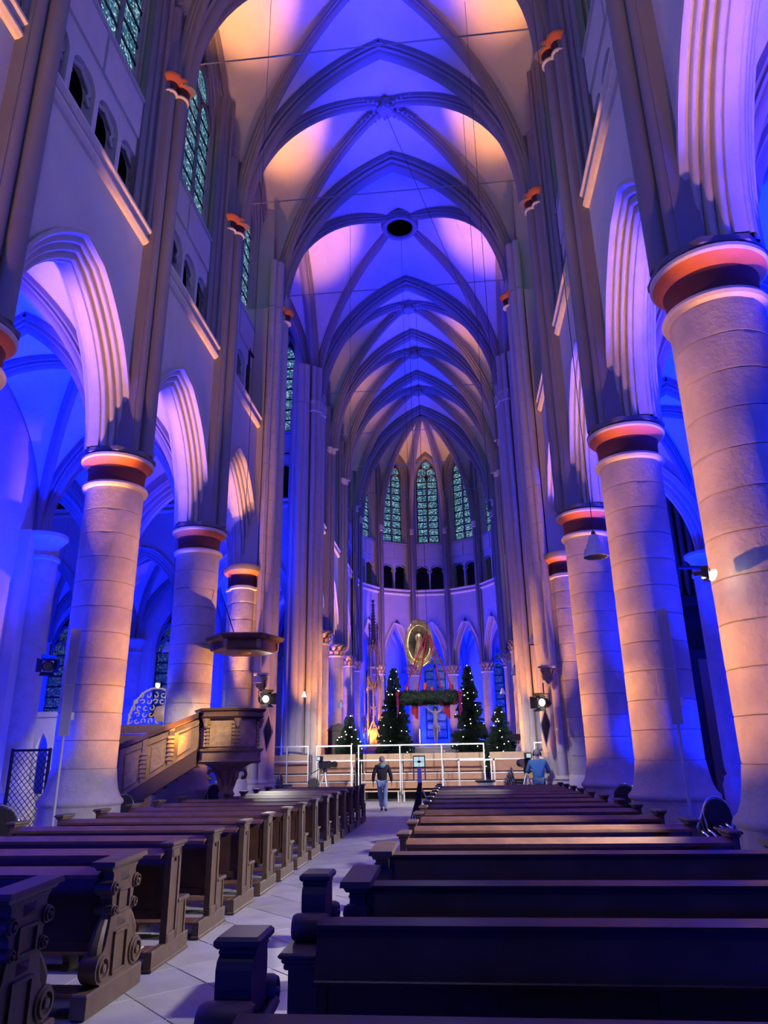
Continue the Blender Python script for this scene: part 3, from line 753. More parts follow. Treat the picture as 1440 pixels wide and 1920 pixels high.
def aisles(ceil):
    xi, xo = 5.85, 10.5; GM[0] = M_GLASSD
    for side, sd in (('north', -1), ('south', 1)):
        aw, en = MB(), MB()
        # nave aisle outer wall with pilasters and a moulded plinth
        X = sd*10.55
        def wallseg(y0, y1):
            aw.add([(X,y0,0),(X,y1,0),(X,y1,12.6),(X,y0,12.6)], [(0,1,2,3)])
            aw.grid([[(X-sd*dx, y, z) for dx, z in ((0, 0), (.12, 0), (.12, 2.2), (.16, 2.26), (.16, 2.38), (0, 2.5))] for y in (y0, y1)])
        wallseg(3.5, 19.25)
        for y in (8.75, 14.0, 19.25):
            engaged(en, sd*10.2, y, sd)
            aw.box(min(X, X-sd*.32), max(X, X-sd*.32), y-.75, y+.75, 0, 8.1)
        engaged(en, sd*10.45, 24.5, sd, .55); engaged(en, sd*10.73, YE, sd, .55); engaged(en, sd*15.98, YW, sd, .55); engaged(en, sd*15.98, YE, sd, .55)
        engaged(en, sd*15.98, 38.4, sd); engaged(en, sd*10.6, 38.4, sd)
        aw.add([(sd*10.55,19.25,0),(sd*21.2,19.25,0),(sd*21.2,19.25,12.6),(sd*10.55,19.25,12.6)], [(0,1,2,3)])
        # choir aisle
        for y0, y1 in ((38.6, 43), (43, 49.5)):
            aw.add([(sd*10.6,y0,0),(sd*10.6,y1,0),(sd*10.6,y1,12.6),(sd*10.6,y0,12.6)], [(0,1,2,3)])
            for yy in (y0, y1): engaged(en, sd*10.35, yy, sd)
        w = tag(aw.build('wall_%s_aisle' % side, M_WALL, None, False), kind='structure')
        en.build('engaged_column', M_STONE, w, ang=45)
        # east wall of the transept aisle with its traceried window
        ew, ea = MB(), MB()
        for xc, w0 in ((13.35, 3.12), (19.6, 3.13)):
            F = Frame((sd*xc, 38.6), (1, 0), (0, 1))
            panel_arches(ew, F, -w0, w0, 0, 12.6, [(0, 1.75, 7.6, 2.9, 3.9)], 0, .5, 10)
            pr = [(.12, -.02), (.05, .05), (.08, .15), (0, .25), (0, .5)]
            sweep_arch(ea, F, 1.62, 2.8, 7.6, pr, 10, 0, 3.9)
            window(F, 1.6, 4.0, 7.6, 2.7, 3, .4, 6)
        w4 = tag(ew.build('wall_%s_chapel' % side, M_WALL, None, False), kind='structure')
        ea.build('arch_moulding', M_ARCH, w4)
        # vaults
        rb = RIBD
        cells = [(xi, xo, y, y+5.25) for y in (3.5, 8.75, 14.0, 19.25)]
        cells += [(10.7, 15.9, 19.25, 24.0), (15.9, 21.2, 19.25, 24.0), (5.5, 10.7, 33.4, 38.4), (10.7, 15.9, 33.4, 38.4), (15.9, 21.2, 33.4, 38.4), (xi, xo, 38.2, 43), (xi, xo, 43, 48.6)]
        for x0, x1, y0, y1 in cells:
            vault(ceil, [(sd*x0, y0), (sd*x1, y0), (sd*x1, y1), (sd*x0, y1)], ZS+.02, 12.0, 12.35, 12.0, ribT=RIBD, ribD=[(u*.8, v*.8) for u, v in RIBD], wall_edges=(), first=y0 in (3.5, 33.4), last=True)
church()

def floor():
    f = tag(MB().add([(-22,-3,-.035),(22,-3,-.035),(22,62,-.035),(-22,62,-.035)], [(0,1,2,3)]).build('floor', M_FLOOR, None, False), kind='structure')
    # nave floor beneath and between the pews
    for x0, x1 in ((-22, -1.62), (1.62, 22)):
        MB().box(x0, x1, -3, 62, -.03, .002).build('paving', M_FLOOR, f, False)
    MB().box(-1.62, 1.62, -3, 3.3, -.03, .002).build('paving', M_FLOOR, f, False)
    MB().box(-1.62, 1.62, 23.6, 62, -.03, .002).build('paving', M_FLOOR, f, False)
    # stone flags laid diagonally along the central aisle
    a = .62; cnt = 0; h = a/sqrt(2)
    variants = []
    for i in range(4):
        mb = MB(); k = a/2-.0025; z1 = 0; e = .005
        mb.add([(-k,-k,-.03),(k,-k,-.03),(k,k,-.03),(-k,k,-.03),(-k,-k,z1-e),(k,-k,z1-e),(k,k,z1-e),(-k,k,z1-e),(-k+e,-k+e,z1),(k-e,-k+e,z1),(k-e,k-e,z1),(-k+e,k-e,z1)],
               [(0,1,5,4),(1,2,6,5),(2,3,7,6),(3,0,4,7),(4,5,9,8),(5,6,10,9),(6,7,11,10),(7,4,8,11),(8,9,10,11)])
        me = bpy.data.meshes.new('tile'); me.from_pydata(mb.v, [], mb.f); me.materials.append(M_TILES[i]); variants.append(me)
    rnd = random.Random(5)
    for i in range(-60, 60):
        for j in range(-60, 60):
            x = (i-j)*h; y = (i+j)*h+12
            if -1.95 < x < 1.95 and 3.0 < y < 23.8:
                o = bpy.data.objects.new('tile', variants[rnd.randrange(4)]); COL.objects.link(o); o.parent = f
                o.location = (x, y, rnd.uniform(-.004, .0)); o.rotation_euler = (rnd.uniform(-.003,.003), rnd.uniform(-.003,.003), pi/4)
M_FLOOR = mat('stone_floor', (.37, .36, .36), .55, noise=.6, nscale=2.2, bump=.1, bscale=12)
M_TILES = [mat('flag_%d' % i, c, .5, noise=.6, nscale=2.5, bump=.1, bscale=12) for i, c in enumerate([(.39,.38,.38), (.35,.345,.345), (.42,.41,.395), (.37,.355,.345)])]
floor()
def columns():
    names = {(-1, 8.75): 'round stone column at the left edge with only its red capital in view',
             (-1, 14.0): 'round stone column behind the left speaker pole, left of the pulpit stair',
             (-1, 19.25): 'round stone column rising behind the wooden pulpit stair',
             (1, 8.75): 'nearest and largest round stone column at the right edge',
             (1, 14.0): 'round stone column behind the right speaker pole',
             (1, 19.25): 'round stone column third from the right edge, with a bell lamp hanging before it'}
    for (sd, y), lb in names.items(): round_column(sd*CX, y, lb)
    # choir and apse columns with gilded leaf capitals
    ch = [(-1, 38.0, 'choir column with gilded leaf capital, second left of the gold tower'), (-1, 43.0, 'choir column with gilded leaf capital beside the gold tower on its left'),
          (1, 38.0, 'choir column with gilded leaf capital, nearest one on the right of the choir'), (1, 43.0, 'choir column with gilded leaf capital, second on the right of the choir')]
    spots = [(sd*CX, y, lb) for sd, y, lb in ch]
    an = {-105: 'slender choir column where the apse begins on the left', -75: 'slender apse column half hidden behind the gold tower on its left', -45: 'slender apse column immediately right of the gold tower', -15: 'slender apse column below the golden radiant figure, left of the crucifix',
          15: 'slender apse column behind the crucifix on its right', 45: 'slender apse column behind the small bell lamp on the right of the apse', 75: 'slender apse column at the right end of the apse', 105: 'slender choir column where the apse begins on the right'}
    for a, lb in an.items():
        p = ap(a, AR+.45); spots.append((p.x, p.y, lb))
    for x, y, lb in spots:
        r = .5 if abs(y) < 47 else .42
        root = empty('column', (x, y, 0), label=lb, cat='column', kind='thing')
        MB().lathe([(r+.3, 0), (r+.3, .5), (r+.2, .6), (r+.2, .95), (r+.12, 1.05), (r, 1.3), (.1, 1.31)], n=24).build('base', M_STONE, root)
        MB().lathe([(r, 1.3), (r, 7.42)], n=24).build('shaft', M_STONE, root)
        MB().lathe([(r, 0), (r+.06, .03), (r+.06, .1), (r, .13)], (0,0,7.38), 24).build('astragal', M_CREAM, root)
        m = MB(); foliage_capital(m, (0,0,7.5), r, .58, 10, 2); m.build('leaf_capital', M_GILT, root, False)
        MB().lathe([(.1, 0), (r+.2, 0), (r+.24, .04), (r+.24, .1), (.1, .11)], (0,0,8.03), 8).build('abacus', M_ABACUS, root, False)
M_GILT = mat('gilded_leaf', (.72, .50, .20), .45, metal=.35, noise=.7, nscale=18, dark=.25)
columns()
# ---------------------------------------------------------------- pews
M_WOOD = mat('dark_oak', (.085, .040, .024), .38, noise=.8, nscale=5, bump=.05, bscale=40, dark=.55)
M_WOODT = mat('pale_oak_ledge', (.17, .078, .040), .5, noise=.8, nscale=6, dark=.5)  # paler oak on book ledges and kneelers
M_WOODE = mat('brown_oak_end', (.105, .064, .038), .5, noise=.7, nscale=7, bump=.06, bscale=40, dark=.6)
M_PAPER = mat('white_paper', (.75, .75, .75), .7)
def bench_end(root, x, s, wood):
    """plain panelled end; s = +1 when its outer face looks to +x"""
    t = .05
    e = MB().cbox(x-t/2, x+t/2, -.03, .23, .16, .965, .008).build('bench_end', wood, root, False)
    # applied stiles and pilaster on the outer face
    o = x+s*t/2
    m = MB()
    for y0, y1, z0, z1 in ((-.03, .02, .16, .96), (.18, .23, .16, .96), (-.03, .23, .88, .96), (-.03, .23, .16, .24)):
        m.cbox(min(o, o+s*.014), max(o, o+s*.014), y0, y1, z0, z1, .003)
    m.build('frame', wood, e, False)
    MB().cbox(min(o, o+s*.02), max(o, o+s*.02), .085, .115, .84, .875, .004).build('rosette', wood, e, False)
    c = MB()
    c.cbox(x-.05, x+.05, -.06, .26, .955, .985, .01); c.cbox(x-.07, x+.07, -.085, .285, .983, 1.02, .012)
    c.build('cap', wood, root, False)
    a = MB().cbox(x-t/2, x+t/2, .23, .46, .16, .455, .008)
    for y0, y1 in ((.24, .27), (.42, .45)): a.cbox(min(o, o+s*.012), max(o, o+s*.012), y0, y1, .17, .45, .003)
    a.build('seat_end', wood, root, False)
    c = MB().cbox(x-.05, x+.05, .215, .50, .455, .495, .01); c.build('arm_cap', wood, root, False)
    p = MB().cbox(x-.045, x+.045, -.34, .56, 0, .035, .01); p.cbox(x-.035, x+.035, -.33, .55, .03, .165, .008)
    p.build('plinth', wood, root, False)
CARV = [(.16, .27), (.20, .29), (.36, .29), (.43, .235), (.54, .20), (.62, .185), (.74, .19), (.80, .215), (.86, .215), (.90, .20), (.93, .21), (.955, .25)]
def carved_end(root, x, s, wood, th=.11, lift=0.0):
    yc = .12
    poly = [(yc+w, z) for z, w in CARV]+[(yc-w, z) for z, w in reversed(CARV)]
    e = MB().prism(poly, x-th/2, x+th/2, lambda a, b, t: (t, a, b+lift)).build('carved_end', wood, root, False)
    # volutes: drums with spiral beads on both faces
    for yy, zz, r in ((-.17, .29, .105), (.41, .29, .105), (-.085, .82, .055), (.325, .82, .055), (-.06, .66, .042), (.30, .66, .042)):
        v = MB(); c = (0, yy, zz+lift); w = th/2+.022
        prof = [(.01, -w-.02), (r*.28, -w-.015), (r*.34, -w+.01), (r*.55, -w+.012), (r*.62, -w-.012), (r*.8, -w-.012), (r*.86, -w+.006), (r, -w+.008), (r, w-.008), (r*.86, w-.006), (r*.8, w+.012), (r*.62, w+.012), (r*.55, w-.012), (r*.34, w-.01), (r*.28, w+.015), (.01, w+.02)]
        n = 18
        v.grid([[(x+z, c[1]+rr*cos(2*pi*j/n), c[2]+rr*sin(2*pi*j/n)) for j in range(n)] for rr, z in prof], True, True)
        v.build('volute', wood, e, ang=50)
    for sg in (-1, 1):       # long S-shaped brackets above the lower volutes
        b = MB(); b.tube([(x, yc+sg*.30, .36), (x, yc+sg*.30, .44), (x, yc+sg*.25, .53), (x, yc+sg*.20, .60), (x, yc+sg*.19, .68)], [.05, .055, .045, .035, .03], 8); b.build('scroll_bracket', wood, e)
    o = x+s*th/2
    for z0, z1, hw in ((.20, .50, .12), (.62, .80, .11)):
        m = MB()
        for (a0, a1, b0, b1) in ((yc-hw, yc-hw+.025, z0, z1), (yc+hw-.025, yc+hw, z0, z1), (yc-hw, yc+hw, z0, z0+.025), (yc-hw, yc+hw, z1-.025, z1)):
            m.cbox(min(o, o+s*.02), max(o, o+s*.02), a0, a1, b0+lift, b1+lift, .005)
        m.build('panel_frame', wood, e, False)
    for zc in (.56, .885):
        MB().add([(o, yc-.07, zc-.035+lift), (o, yc+.07, zc-.035+lift), (o, yc+.07, zc+.035+lift), (o, yc-.07, zc+.035+lift), (o+s*.04, yc, zc+lift)], [(0,1,4),(1,2,4),(2,3,4),(3,0,4)]).build('diamond_boss', wood, e, False)
    c = MB(); k = th/2
    lift -= .07
    c.hexa([(x-k-.015,yc-.27,1.02+lift),(x+k+.015,yc-.27,1.02+lift),(x+k+.015,yc+.27,1.04+lift),(x-k-.015,yc+.27,1.04+lift),(x-k-.03,yc-.29,1.05+lift),(x+k+.03,yc-.29,1.05+lift),(x+k+.03,yc+.29,1.07+lift),(x-k-.03,yc+.29,1.07+lift)])
    c.hexa([(x-k-.05,yc-.31,1.05+lift),(x+k+.05,yc-.31,1.05+lift),(x+k+.05,yc+.31,1.07+lift),(x-k-.05,yc+.31,1.07+lift),(x-k-.045,yc-.30,1.085+lift),(x+k+.045,yc-.30,1.085+lift),(x+k+.045,yc+.30,1.105+lift),(x-k-.045,yc+.30,1.105+lift)])
    c.build('cap', wood, root, False)
    MB().cbox(x-.06, x+.06, -.36, .58, 0, .165, .012).build('plinth', wood, root, False)
def crest_end(root, x, s, wood):
    """taller end with a capped scroll crest standing in front of the back"""
    p = MB().cbox(x-.075, x+.075, .0, .46, .12, .80, .012)
    p.cbox(x-.085, x+.085, -.02, .10, .12, .32, .02)
    p.build('end_post', wood, root, False)
    m = MB().cbox(x-.10, x+.10, -.05, .52, .80, .825, .008); m.cbox(x-.115, x+.115, -.065, .535, .822, .85, .01); m.cbox(x-.09, x+.09, -.04, .51, .77, .802, .008)
    m.build('shoulder_moulding', wood, root, False)
    c = MB(); poly = [(.22, .85), (.25, .90), (.255, .95), (.25, 1.0), (.25, 1.06), (.262, 1.085), (.29, 1.10), (.46, 1.10), (.47, 1.06), (.47, 1.0), (.45, .95), (.50, .90), (.51, .85)]
    c.prism(poly, x-.066, x+.066, lambda a, b, t: (t, a, b)); crest = c.build('crest', wood, root, False)
    n = 20
    for yy, zz, r in ((.19, .915, .068), (.52, .925, .06)):
        v = MB(); w = .085
        prof = [(.01, -w-.02), (r*.3, -w-.015), (r*.38, -w+.01), (r*.6, -w+.01), (r*.68, -w-.012), (r*.85, -w-.01), (r, -w+.01), (r*1.02, 0), (r, w-.01), (r*.85, w+.01), (r*.68, w+.012), (r*.6, w-.01), (r*.38, w-.01), (r*.3, w+.015), (.01, w+.02)]
        v.grid([[(x+z, yy+rr*cos(2*pi*j/n), zz+rr*sin(2*pi*j/n)) for j in range(n)] for rr, z in prof], True, True); v.build('volute', wood, crest, ang=50)
    MB().tube([(x+.08, .03, .865), (x+.09, .3, .875), (x+.09, .5, .90)], .022, 8).build('leaf_moulding', wood, crest)
    k = MB(); k.cbox(x-.07, x+.07, .29, .47, 1.095, 1.12, .008); k.cbox(x-.085, x+.085, .27, .49, 1.118, 1.158, .012); k.build('cap', wood, root, False)
    MB().cbox(x-.095, x+.095, -.36, .60, 0, .165, .012).build('plinth', wood, root, False)
def pew(L, carved=False, tall=0.0, front=False, crest=False):
    """dark oak pew, back to -y, from x=0 to x=L"""
    root = empty('church_pew')
    for x, s in ((0, -1), (L, 1)):
        if crest and s < 0: crest_end(root, x-.02, s, M_WOODE)
        elif carved: carved_end(root, x, s, M_WOODE, .10, tall)
        else: bench_end(root, x, s, M_WOODE)
    i = .06 if carved else .03
    b = MB().cbox(i, L-i, .0, .03, .36, .93, .004)
    n = 4
    for k in range(n+1):
        xx = i+(L-2*i)*k/n; b.cbox(max(i, xx-.04), min(L-i, xx+.04), -.014, .002, .37, .82, .003)
    b.cbox(i, L-i, -.014, .002, .36, .43, .003)
    b.build('backrest', M_WOOD, root, False)
    if front:
        led = MB().hexa([(i,-.135,.745),(L-i,-.135,.745),(L-i,-.10,.745),(i,-.10,.745),(i,-.035,.965),(L-i,-.035,.965),(L-i,.0,.965),(i,.0,.965)])
        led.hexa([(i,-.06,.955),(L-i,-.06,.955),(L-i,.05,.965),(i,.05,.965),(i,-.065,.975),(L-i,-.065,.975),(L-i,.055,.99),(i,.055,.99)])
        led.cbox(i, L-i, -.145, .0, .73, .755, .006)
    else:
        led = MB().hexa([(i,-.125,.898),(L-i,-.125,.898),(L-i,.035,.935),(i,.035,.935),(i,-.13,.918),(L-i,-.13,.918),(L-i,.03,.96),(i,.03,.96)])
        led.cbox(i, L-i, -.13, -.11, .885, .915, .005)
    led.build('book_ledge', M_WOODT if not front else M_WOOD, root, False)
    MB().cbox(i, L-i, .03, .43, .425, .455, .008).build('seat', M_WOOD, root, False)
    MB().cbox(i, L-i, -.33, -.10, .135, .165, .006).build('kneeler', M_WOODT, root, False)
    for k in (1, 2, 3):
        x = L*k/4
        MB().prism([(0, 0), (.34, 0), (.30, .16), (.38, .425), (0, .425)], x-.025, x+.025, lambda a, b2, t: (t, a, b2)).build('support', M_WOOD, root, False)
        MB().prism([(-.31, 0), (-.12, 0), (-.15, .07), (-.11, .135), (-.32, .135), (-.28, .07)], x-.03, x+.03, lambda a, b2, t: (t, a, b2)).build('kneeler_support', M_WOOD, root, False)
    return root
ORD = ['nearest', 'second', 'third', 'fourth', 'fifth', 'sixth', 'seventh', 'eighth', 'ninth', 'tenth', 'eleventh', 'twelfth', 'thirteenth', 'fourteenth', 'fifteenth', 'sixteenth']
def pews():
    lefts = [4.75, 6.12, 7.30, 8.50, 9.72, 10.92, 12.10, 13.26, 14.46, 15.70, 16.90, 18.06, 19.24, 20.42, 21.55]
    LX0, LL = -4.15, 3.09
    def row(ys, kinds, x0s, side):
        protos, used = {}, set()
        for i, y in enumerate(ys):
            k = kinds[i]
            if k not in protos: protos[k] = pew(*PEW_KINDS[k])
            o = copy_tree(protos[k]) if k in used else protos[k]; used.add(k); o.location = (x0s[i], y, 0)
            d = {'c': 'scroll-carved ends', 'f': 'scroll-carved ends', 't': 'tall capped scroll ends'}.get(k[0], 'plain panelled ends')
            tag(o, 'dark pew with %s, %s in the %s block' % (d, ORD[i] if i else 'nearest the camera', side), 'pew', 'pews %s of the aisle' % side)
    PEW_KINDS = {'c': (LL, True), 'p': (LL, False), 's': (2.45, False), 't': (3.47, True, 0, True, True), 'f': (3.36, True, 0, True), 'r': (3.28, False)}
    n = len(lefts)
    row(lefts, ['c' if i < 2 else 'p' if y < 16.5 else 's' for i, y in enumerate(lefts)], [LX0 if y < 16.5 else LX0+LL-2.45 for y in lefts], 'left')
    rights = [2.60, 4.06, 5.20, 6.72, 8.06, 9.42, 10.82, 12.12, 13.42, 14.76, 16.2, 17.5, 18.7, 19.9, 21.1]
    row(rights, ['t', 't', 'f', 'f']+['r']*11, [.95, .95, 1.06, 1.06]+[1.14]*11, 'right')
    # leaflet on the kneeler
    p = MB().box(-.07, .07, -.05, .05, 0, .004)
    o = p.build('leaflet', M_PAPER, None, False); o.location = (-1.24, 7.10, .166); o.rotation_euler = (0, 0, .15)
    MB().box(-.045, .045, -.02, .03, .0042, .005).build('print', M_LEAD, o, False)
    tag(o, 'white printed leaflet lying on the kneeler of a left pew', 'leaflet')
pews()

# ---------------------------------------------------------------- chairs
M_CHROME = mat('chrome', (.75, .76, .78), .18, metal=1)
M_BLACK = mat('black_fabric', (.012, .012, .014), .8, bump=.1, bscale=80)
M_BLK = mat('black_metal', (.012, .012, .014), .4)
M_ALU = mat('aluminium', (.62, .63, .64), .4, metal=.7)
def round_chair():
    root = empty('stacking_chair')
    MB().lathe([(.01, .44), (.19, .44), (.21, .455), (.21, .485), (.19, .50), (.01, .505)], n=18).build('seat', M_BLACK, root)
    b = MB(); n = 18; rows = []
    for k, (q, t) in enumerate(((.0, -.025), (.93, -.025), (1, -.01), (1, .01), (.93, .025), (0, .025))):
        rows.append([(q*.205*cos(2*pi*j/n), .235+t+.03*q*sin(2*pi*j/n), .70+q*.20*sin(2*pi*j/n)) for j in range(n)])
    b.grid(rows, True, True); b.build('backrest', M_BLACK, root)
    f = MB()
    arc = [(.225*cos(t*pi/12), .245+.03*sin(t*pi/12), .70+.225*sin(t*pi/12)) for t in range(13)]
    f.tube([(.225, .20, .47)]+arc+[(-.225, .20, .47)], .013, 8)
    f.tube([(.215*cos(t*pi/9), .215*sin(t*pi/9), .43) for t in range(19)], .012, 6)
    f.build('frame', M_CHROME, root)
    for sx in (-1, 1):
        MB().tube([(sx*.225, .20, .47), (sx*.235, .23, .25), (sx*.24, .27, .0)], .013, 8).build('leg', M_CHROME, root)
        MB().tube([(sx*.20, -.06, .43), (sx*.215, -.18, .41), (sx*.235, -.21, .0)], .013, 8).build('leg', M_CHROME, root)
    return root
def chairs():
    proto = round_chair(); used = [False]
    def put(x, y, z, rz, label, group, tilt=0):
        o = copy_tree(proto) if used[0] else proto; used[0] = True
        o.location = (x, y, z); o.rotation_euler = (tilt, 0, rz); tag(o, label, 'chair', group)
    H = ['lowest', 'second', 'third', 'fourth', 'fifth', 'topmost']
    def stack(x, y, n, rz, where, dz=.085, dx=.055, lean=None):
        for i in range(n):
            h = H[i] if i < n-1 else 'topmost'
            lb = 'black round-backed chair, %s of the stack %s' % (h, where)
            if lean is None: put(x+dx*sin(rz)*i, y-dx*cos(rz)*i, dz*i, rz, lb, 'chairs stacked '+where)
            else: put(x+.075*i, y, .17+.02*i, rz, lb, 'chairs stacked '+where, lean)
    stack(-4.72, 10.3, 4, .35, 'at the far left edge')
    stack(-5.25, 10.9, 4, .1, 'left of the first left column')
    stack(-5.12, 15.3, 3, 1.0, 'right of the first left column')
    stack(-4.42, 18.85, 4, 1.0, 'below the pulpit')
    stack(4.88, 15.3, 4, -.5, 'between the second and third right columns')
    stack(5.35, 16.4, 3, -.3, 'behind the second right column')
    stack(5.2, 10.75, 4, .4, 'right of the right speaker pole')
    stack(5.45, 10.05, 5, 1.45, 'leaning beside the nearest right column', lean=-.55)
    stack(-5.25, 29.5, 4, 1.57, 'in front of the riser at far left')
    stack(-3.95, 29.2, 2, .3, 'beside the studio camera on the left')
    stack(3.5, 27.0, 6, 1.57, 'left of the man in the blue shirt')
    # a bundle of folded tables leaning
chairs()

# ---------------------------------------------------------------- loudspeakers on poles
M_SPK = mat('grey_speaker', (.33, .33, .35), .6); M_SPKL = mat('light_grey_cabinet', (.50, .49, .48), .5)
def speaker(x, y, rz, label):
    r = empty('column_speaker', (x, y, 0), rz, label=label, cat='loudspeaker')
    MB().cbox(-.09, .09, -.06, .06, 2.2, 4.15, .01).build('cabinet', M_SPKL, r, False)
    MB().cbox(-.08, .08, -.068, -.055, 2.22, 3.1, .004).build('grille', M_SPK, r, False)
    MB().cbox(-.08, .08, -.068, -.055, 3.12, 4.13, .004).build('grille', M_SPK, r, False)
    MB().cyl((0,0,.05), (0,0,2.2), .026, n=12).build('pole', M_SPKL, r)
    MB().lathe([(.01, 0), (.22, 0), (.22, .02), (.05, .05), (.03, .08)], n=20).build('foot', M_SPKL, r)
    MB().cbox(.09, .14, -.03, .03, 2.48, 2.62, .008).build('bracket', M_PAPER, r, False)
    return r
speaker(-5.40, 12.95, .5, 'tall grey loudspeaker on a pole before the left column')
speaker(5.42, 12.95, -.3, 'tall grey loudspeaker on a pole before the right column')

# ---------------------------------------------------------------- hanging bell lamps
M_SHADE = mat('ribbed_lamp_glass', (.62, .64, .64), .25, spec=.8)
def roof(x, y, z):
    """height of the first surface straight above a point"""
    dg = bpy.context.evaluated_depsgraph_get(); hit, p, *_ = SC.ray_cast(dg, V((x, y, z)), V((0, 0, 1)))
    return p.z if hit else 26.0
def lamps():
    rnd = random.Random(2); proto = None
    def build():
        r = empty('pendant_lamp')
        k = 20; prof = [(.05, .40), (.085, .39), (.085, .33), (.10, .31), (.10, .25), (.13, .24), (.15, .15), (.175, .14), (.20, .05), (.21, .0), (.20, .0), (.14, .16), (.05, .34)]
        MB().lathe(prof, n=24).build('shade', M_SHADE, r)
        MB().lathe([(.01, .47), (.03, .46), (.045, .40), (.05, .38)], n=12).build('holder', M_BLK, r)
        gr = MB()
        for i in range(-3, 4):
            x = i*.055; h = sqrt(max(0, .2**2-x*x)); gr.box(x-.004, x+.004, -h, h, .004, .012); gr.box(-h, h, x-.004, x+.004, .004, .012)
        gr.build('louvre', M_BLK, r, False)
        return r
    L = [(4.24, 12.2, 4.95, 1, 'bell lamp hanging nearest, before the third right column'), (4.52, 25.6, 5.38, 1, 'bell lamp hanging before the right crossing pier, highest on the right'),
         (4.5, 35, 5.3, .95, 'bell lamp hanging beside the choir columns on the right'), (4.35, 43, 5.05, .85, 'smallest bell lamp on the right, before the blue apse arch'),
         (-8.45, 24.8, 5.35, 1, 'bell lamp hanging left of the pulpit column, above the carved openwork'), (-4.45, 22.4, 4.0, .6, 'small bell lamp hanging before the left crossing pier'),
         (-4.15, 28.0, 3.95, .6, 'small bell lamp hanging before the left choir pier'), (-4.0, 36, 4.05, .75, 'small bell lamp hanging beside the second choir column on the left'),
         (-10.3, 20.5, 4.55, .55, 'bell lamp hanging in the left aisle before the tracery window')]
    for x, y, z, s, lb in L:
        if proto is None: proto = o = build()
        else: o = copy_tree(proto)
        o.location = (x, y, z); o.scale = (s, s, 1 if s > .9 else s); tag(o, lb, 'lamp', 'bell-shaped pendant lamps')
        k = s if s <= .9 else 1
        MB().cyl((0,0,.46), (0,0,(roof(x, y, z+1)-z)/k+.02), .007, n=5).build('cable', M_BLK, o)
lamps()
M_SPK0 = mat('dull_iron', (.22, .20, .20), .6)
def rods():
    for i, y in enumerate([14.0, 19.25, 24.5, 32.96, 38.0, 43.0, 48.15]):
        o = MB().cyl((-4.75, 0, 0), (4.75, 0, 0), .02, n=8).build('tie_rod', M_SPK0); o.location = (0, y, 19.75)
        m = MB()
        for s in (-1, 1): m.cyl((s*4.72, 0, 0), (s*4.80, 0, 0), .07, n=8)
        m.build('anchor', M_BLK, o)
        tag(o, 'thin iron tie rod across the vault, %s from the camera' % ORD[i], 'tie rod', 'tie rods across the vault')
    for i, (x, y, x2, y2, z2, lb) in enumerate([(-3.3, 16.5, -3.3, 16.5, 24.2, 'leftmost thin wire hanging from the nave vault'), (3.1, 17.5, 3.1, 17.5, 24.4, 'thin wire hanging from the nave vault on the right, nearest'),
            (3.0, 21, 3.0, 21, 24.5, 'thin wire hanging from the nave vault on the right, second'), (-2.2, 27, -2.2, 27, 25.2, 'thin wire hanging from the left half of the crossing vault'), (0.05, 28.9, .05, 28.9, 26, 'wire hanging from the oculus in the crossing')]):
        o = MB().cyl((0, 0, 0), (0, 0, roof(x, y, 7)-6.48), .008, n=5).build('hanging_wire', M_BLK); o.location = (x, y, 6.5); tag(o, lb, 'wire')
    o = MB().tube([(0, 21.9, 26.1), (4.6, 32.6, 20.0)], .012, 5).build('hanging_wire', M_BLK); tag(o, 'slanting cable from the vault boss down to the right choir pier', 'wire')
rods()
# ---------------------------------------------------------------- choir risers
M_PLANK = mat('light_ply', (.52, .35, .20), .6, noise=.5, nscale=3, dark=.75)
M_FASC = mat('brown_fascia', (.36, .18, .10), .6, noise=.5, nscale=4, dark=.7)
def riser(x0, x1, yf, step, label, bench=True, frames=True, top=1.86):
    r = empty('choir_riser', ((x0+x1)/2, yf, 0), label=label, cat='riser', group='wooden choir risers')
    w = (x1-x0)/2; n = max(1, round((x1-x0)/1.5))
    tiers = [(.48, .72), (.80, 1.03), (1.12, 1.55)]
    for k, (z0, z1) in enumerate(tiers):
        y = step*(k+1)
        for i in range(n):
            a = -w+2*w*i/n+.02; b = -w+2*w*(i+1)/n-.02
            MB().cbox(a, b, y, y+.03, z0, z1, .004).build('fascia_panel', M_FASC if k < 3 else M_PLANK, r, False)
        MB().cbox(-w, w, y-.02 if step < .2 else y-.02, y+step+.05, z1+.005, z1+.05, .005).build('tread', M_ALU, r, False)
    y = step*4
    for i in range(n):
        a = -w+2*w*i/n+.01; b = -w+2*w*(i+1)/n-.01
        MB().cbox(a, b, y-step+.02, y+.04, 1.58, top, .01).build('top_board', M_PLANK, r, False)
    if step > .2: MB().cbox(-w, w, y, y+1.6, 1.60, 1.70, .005).build('deck', M_PLANK, r, False)
    MB().cbox(-w+.02, w-.02, y-.02, y+.0, .0, 1.56, .003).build('dark_backing', M_RECESS, r, False)
    for i in range(n+1):
        x = -w+.03+(2*w-.06)*i/n
        MB().cbox(x-.02, x+.02, step-.04, step, 0, 1.56, .003).build('post', M_ALU, r, False)
        MB().cbox(x-.02, x+.02, step*4-.08, step*4-.04, 0, 1.58, .003).build('post', M_ALU, r, False)
    if bench:
        for i in range(n):
            a = -w+2*w*i/n+.06; b = -w+2*w*(i+1)/n-.06
            MB().cbox(a, b, -.35, -.02, .38, .42, .005).build('bench_plank', M_PLANK, r, False)
            for x in (a+.06, b-.06):
                for yy in (-.33, -.06): MB().cbox(x-.02, x+.02, yy-.02, yy+.02, 0, .385, .002).build('bench_leg', M_ALU, r, False)
    return r
